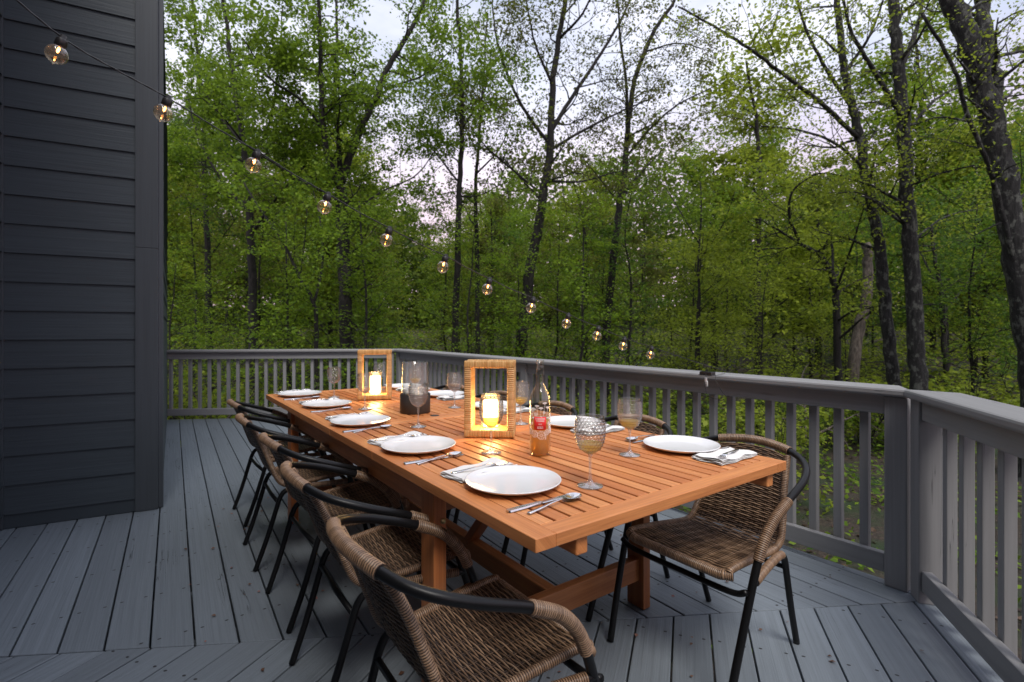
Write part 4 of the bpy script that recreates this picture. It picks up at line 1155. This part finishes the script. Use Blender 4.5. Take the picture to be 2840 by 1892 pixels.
tree("tall tree whose top bends rightward, beside the bronze-crowned centre tree", 15, [(1392, 805), (1405, 650), (1420, 500), (1435, 400), (1445, 280), (1460, 180), (1500, 80), (1545, 10), (1590, -70)],
     [([(1442, 330), (1440, 200), (1425, 80), (1418, -60)], .055, .02), ([(1440, 360), (1500, 290), (1560, 240), (1640, 200)], .045, .014), ([(1430, 450), (1490, 380), (1545, 320)], .04, .012), ([(1425, 470), (1370, 400), (1330, 350)], .03, .01), ([(1480, 120), (1560, 100), (1640, 120)], .03, .01)],
     .13, .04, 'dark', 'olive', .095, 12, 28, k=10, ln=1.6)
tree("thin sapling with a wavy stem right of the bulbs' lower end", 12, [(1605, 820), (1608, 700), (1605, 600), (1612, 500), (1610, 420)],
     [([(1607, 600), (1660, 520), (1690, 440)], .018, .007), ([(1607, 560), (1560, 480), (1530, 430)], .018, .007)], .045, .014, 'dark', 'green', .085, 14, 29, k=8, ln=1.2)
tree("crooked black tree with a hooked limb reaching left, right of the sapling", 11, [(1925, 850), (1922, 720), (1915, 640), (1885, 585)],
     [([(1885, 585), (1840, 560), (1790, 530), (1740, 500)], .05, .015), ([(1880, 580), (1910, 560), (1915, 620)], .03, .02), ([(1840, 560), (1815, 500), (1822, 440), (1880, 400), (1940, 405)], .035, .012), ([(1918, 680), (1960, 560), (1985, 480)], .03, .01)],
     .085, .06, 'dark', 'yellow', .085, 12, 30, k=7, ln=1.2)
tree("bare pale broken trunk between the crooked black tree and the leaning one", 12, [(1960, 840), (1985, 720), (1996, 640), (1992, 560)], [], .14, .10, 'pale', 'yellow', .08, 0, 31, kt=0)
tree("leaning dark tree with long limbs arching left, beside the stout upright tree", 9.5, [(2055, 895), (2040, 760), (2025, 600), (2005, 480), (1985, 370), (1965, 270), (1945, 180), (1930, 60), (1918, -90)],
     [([(1975, 320), (1890, 240), (1800, 170), (1720, 110), (1640, 60), (1560, 15)], .045, .014), ([(1960, 250), (1900, 160), (1850, 60), (1820, -50)], .04, .014), ([(1990, 390), (1920, 330), (1840, 300), (1750, 290)], .032, .01), ([(1940, 170), (2000, 80), (2040, -30)], .035, .012), ([(2010, 500), (1940, 440), (1860, 420)], .025, .008)],
     .12, .05, 'lichen', 'yellow', .072, 10, 32, k=10, ln=1.15, spread=.13)
tree("stout upright tree with patchy bark, beside the leaning one", 9, [(2112, 905), (2105, 760), (2095, 600), (2085, 450), (2080, 300), (2070, 170), (2055, 40), (2050, -90)],
     [([(2080, 280), (2020, 180), (1960, 80), (1930, -30)], .05, .018), ([(2083, 300), (2150, 230), (2210, 200), (2300, 190)], .03, .01), ([(2085, 430), (2160, 400), (2240, 380)], .026, .01), ([(2090, 560), (2170, 500), (2250, 480)], .022, .008), ([(2070, 160), (2110, 60), (2130, -60)], .05, .02), ([(2092, 520), (2030, 470), (1980, 450)], .02, .008)],
     .145, .08, 'lichen', 'yellow', .072, 10, 33, k=9, ln=1.15, spread=.13)
tree("thickest trunk, leaning and patched with lichen, behind the near right railing", 7.5, [(2385, 905), (2352, 700), (2322, 500), (2298, 350), (2268, 220), (2225, 90), (2190, 0), (2155, -90)],
     [([(2288, 300), (2282, 180), (2264, 60), (2252, -70)], .12, .09), ([(2350, 680), (2300, 480), (2272, 380), (2222, 260), (2195, 160), (2120, 30)], .04, .02), ([(2230, 280), (2160, 270), (2090, 290)], .02, .008), ([(2270, 210), (2340, 150), (2420, 100)], .03, .012), ([(2320, 480), (2380, 420), (2440, 330)], .03, .012)],
     .18, .125, 'lichen', 'yellow', .062, 8, 34, k=7, ln=1.0, kt=4, spread=.12, t0=.45)
tree("short dark trunk with low boughs, right of the stout upright tree", 13, [(2180, 890), (2170, 780), (2168, 700), (2150, 600), (2140, 520)],
     [([(2168, 720), (2230, 640), (2280, 560)], .03, .01), ([(2165, 680), (2120, 590), (2090, 540)], .03, .01)], .09, .03, 'dark', 'deep', .095, 20, 35, k=9, ln=1.5)

# understory and the woods behind: a few kinds, grown once and set out again and again
def proto_tree(name, label, cat, h, r0, bark, lmat, size, nl, seed, k, ln, lv, group, t0=0.2, flat=1.0, spread=.17, low=.12, lean=.5):
    root = thing(name, label, cat, (0, 0, 0), 0, group); G = Grow(seed, (0, 0, 0)); G.zs = .28; g = random.Random(seed)
    tr = [Vector((g.gauss(0, lean * .25) * i / 5, g.gauss(0, lean * .25) * i / 5, h * i / 5)) for i in range(6)]; tr[0] = Vector((0, 0, -.3))
    G.limb(tr, r0, r0 * .25, k, lv, ln, nl, spread, t0=low, up=.05, sides=6)
    G.finish(root, bark, lmat, size, flat, seed)
    return root
US = [proto_tree("understory_tree", "young tree with thin dark stem and layered bright leaves, low in the woods", 'tree', 6.0, .05, 'dark', 'green', .105, 15, 41, 26, 1.7, 1, "young trees filling the understory"),
      proto_tree("understory_tree", "young tree with thin dark stem and layered yellow-green leaves, low in the woods", 'tree', 5.0, .045, 'dark', 'yellow', .10, 14, 42, 24, 1.5, 1, "young yellow-green trees in the understory"),
      proto_tree("understory_tree", "young tree with thin dark stem and deep green leaves, low in the woods", 'tree', 7.0, .06, 'dark', 'deep', .11, 15, 43, 28, 1.8, 1, "young deep green trees in the understory")]
BK = [proto_tree("woodland_tree", "tall slim tree deep in the woods, green crown over a dark trunk", 'tree', 14.0, .19, 'dark', 'green', .21, 22, 51, 34, 2.6, 1, "tall green trees deep in the woods", low=.30, spread=.3),
      proto_tree("woodland_tree", "tall slim tree deep in the woods, olive crown over a dark trunk", 'tree', 12.5, .16, 'dark', 'olive', .20, 18, 52, 32, 2.4, 1, "tall olive trees deep in the woods", low=.25, spread=.3),
      proto_tree("woodland_tree", "tall slim tree deep in the woods, yellow-green crown over a dark trunk", 'tree', 11.5, .15, 'dark', 'yellow', .20, 22, 53, 34, 2.3, 1, "tall yellow-green trees deep in the woods", low=.15, spread=.3)]
used = set()
def setout(P, kind, x, y, rz, s):
    loc = (x, y, gh(x, y) - .1)
    if kind not in used:
        used.add(kind); P.location = loc; P.rotation_euler = (0, 0, rz); P.scale = (s, s, s); return P
    return dup(P, loc, rz, None, (s, s, s))
g = random.Random(99)
cnt = 0
for row, (d0, d1, n) in enumerate(((9.5, 13, 11), (13, 18, 15), (18, 25, 17))):
    for i in range(n):
        y = g.uniform(d0, d1); u = -0.72 + 1.84 * (i + g.uniform(.1, .9)) / n; x = u * y
        if y < 12 and -0.1 < u < 0.45: y += 2; x = u * y
        k = g.choice((0, 0, 1, 2)) if u < 0.2 else g.choice((0, 1, 1, 2))
        setout(US[k], 'u%d' % k, x, y, g.uniform(0, 6.28), g.uniform(.55, .95) if row == 0 else g.uniform(.75, 1.2))
for row, (d0, d1, n) in enumerate(((16, 22, 7), (22, 30, 13), (30, 42, 20), (42, 60, 26))):
    for i in range(n):
        y = g.uniform(d0, d1); u = -0.78 + 1.95 * (i + g.uniform(.1, .9)) / n; x = u * y; k = g.choice((0, 1, 2))
        setout(BK[k], 'b%d' % k, x, y, g.uniform(0, 6.28), (g.uniform(.65, 1.0) if row < 3 else g.uniform(.8, 1.15)) * (.74 if row < 3 and -.18 < u < .42 else 1.0))
SH = []
for q, (lm_, lab) in enumerate((('yellow', "low bright yellow-green bush just beyond the railing"), ('green', "low leafy green bush just beyond the railing"))):
    root = thing("bush", lab, 'bush', (0, 0, 0), 0, "bright bushes beyond the railing" if q == 0 else "green bushes beyond the railing"); G = Grow(61 + q, (0, 0, 0))
    for j in range(9):
        a = j * 0.7; G.twig(Vector((0, 0, -.1)), Vector((math.cos(a) * .6, math.sin(a) * .6, 1.0)), 1.45, .014, 1, 11, .10, -.02)
    G.m.build("stems", BARK['dark'], root); leaves("foliage", [tuple(v) for v in G.L], .085, LEAF[lm_], root, .9, 61 + q); SH.append(root)
for i in range(34):
    y = g.uniform(8.2, 12.5); u = -0.70 + 1.8 * (i + g.uniform(.1, .9)) / 34; 
    if u > 0.15: y = g.uniform(6.2, 10.5)
    if u > .55 and i % 2: continue
    k = g.choice((0, 1)); setout(SH[k], 's%d' % k, u * y, y, g.uniform(0, 6.28), g.uniform(.6, 1.05))
# fallen boughs lying among the bushes
for q, (px, py, d, ln, lab) in enumerate(((505, 800, 8.6, 1.5, "bare fallen bough near the house end of the far railing"), (690, 790, 9.2, 1.7, "bare fallen bough beyond the far railing, below the crooked young tree"), (1850, 830, 9.0, 1.5, "bare fallen bough on the ground behind the long railing"))):
    p = ds(px, py, d); b0 = Vector((p.x, p.y, gh(p.x, p.y))); root = thing("fallen_bough", lab, 'branch', b0); G = Grow(80 + q, b0)
    for j in range(5): G.twig(b0 + Vector((0, 0, .1 + .12 * j)), Vector((math.cos(j * 1.9 + q), .3 * math.sin(j * 2.1), .55)), ln * (1 - .1 * j), .030, 1, 0, .1, -.03)
    G.m.build("boughs", BARK['pale'], root)
# far wood closing the view, and the ground plants: nobody could count those
r_ = np.random.RandomState(5)
n = 140000
ang = r_.uniform(-0.72, 0.90, n); dist = r_.uniform(50, 82, n); hh = r_.beta(1.0, 1.35, n) * 1.28 * (13 + 4 * np.sin(ang * 9) + 2.5 * np.sin(ang * 23 + 1))
P = np.stack([np.sin(ang) * dist, np.cos(ang) * dist, hh + 0.065 * dist - 2.2], 1)
P[:, :2] += r_.normal(0, .5, (n, 2))
o = leaves("far_woods", P, .50, LEAF['woods'], None, .5, 5); tag(o, kind='stuff')
n = 27000
ctr = np.stack([r_.uniform(-9, 13, 900), r_.uniform(2.6, 15, 900)], 1)
ci = r_.randint(0, 900, n); xy = ctr[ci] + r_.normal(0, .17, (n, 2))
def outside(x, y):
    p = Vector((x, y, 0))
    if (p - EDGE_P).dot(perp(EDGE_HEAD)) > 0.12 and (p - NC).dot(hd(EDGE_HEAD)) > -3: return True
    if (p - FARP).dot(-perp(FAR_HEAD)) > 0.12: return True
    return (p - BEDGE_P).dot(perp(B_HEAD)) > 0.12
keep = np.array([outside(a, b) and (b > 9 or a < 0.6 or r_.rand() < .60) for a, b in xy]); xy = xy[keep]
zz = np.array([gh(a, b) for a, b in xy]) + np.abs(r_.normal(0, .10, len(xy))) + .02
o = leaves("ground_cover", np.c_[xy, zz], .075, LEAF['green'], None, 1.2, 6); tag(o, kind='stuff')
n = 26000
ctr = np.stack([r_.uniform(-.8, 1.1, 1500), r_.uniform(11, 46, 1500)], 1); ctr[:, 0] *= ctr[:, 1]
xy = ctr[r_.randint(0, 1500, n)] + r_.normal(0, .55, (n, 2)); keep = np.array([outside(a, b) for a, b in xy]); xy = xy[keep]
zz = np.array([gh(a, b) for a, b in xy]) + np.abs(r_.normal(0, .30, len(xy))) + .02
o = leaves("undergrowth", np.c_[xy, zz], .19, LEAF['yellow'], None, 1.3, 7); tag(o, kind='stuff')
n = 6000
xy = np.stack([r_.uniform(-8, 12, n), r_.uniform(1.5, 13, n)], 1); keep = np.array([outside(a, b) for a, b in xy]); xy = xy[keep]
zz = np.array([gh(a, b) for a, b in xy]) + .015
dead = leaf_mat("dead_leaves", [(0.0, (0.03, 0.017, 0.010)), (0.5, (0.075, 0.044, 0.027)), (1.0, (0.15, 0.10, 0.07))], .1)
o = leaves("fallen_leaves", np.c_[xy, zz], .075, dead, None, 2.0, 8); tag(o, kind='stuff')
# petals and bits of leaf on the boards
n = 170
xy = np.stack([r_.uniform(-2.0, 1.7, n), r_.uniform(1.5, 4.0, n)], 1)
ok = [i for i in range(n) if not outside(*xy[i]) and (Vector((xy[i][0], xy[i][1], 0)) - C0).dot(OA) < -.1 and (Vector((xy[i][0], xy[i][1], 0)) - HOUSE).dot(nA) > 0.05 and (Vector((xy[i][0], xy[i][1], 0)) - C0).dot(OB) < -.1]
o = leaves("deck_litter", np.c_[xy[ok], np.full(len(ok), .006)], .019, leaf_mat("dry_petals", [(0, (.10, .05, .03)), (.6, (.25, .14, .09)), (1, (.45, .20, .18))], .1), None, 3.0, 9); tag(o, kind='stuff')
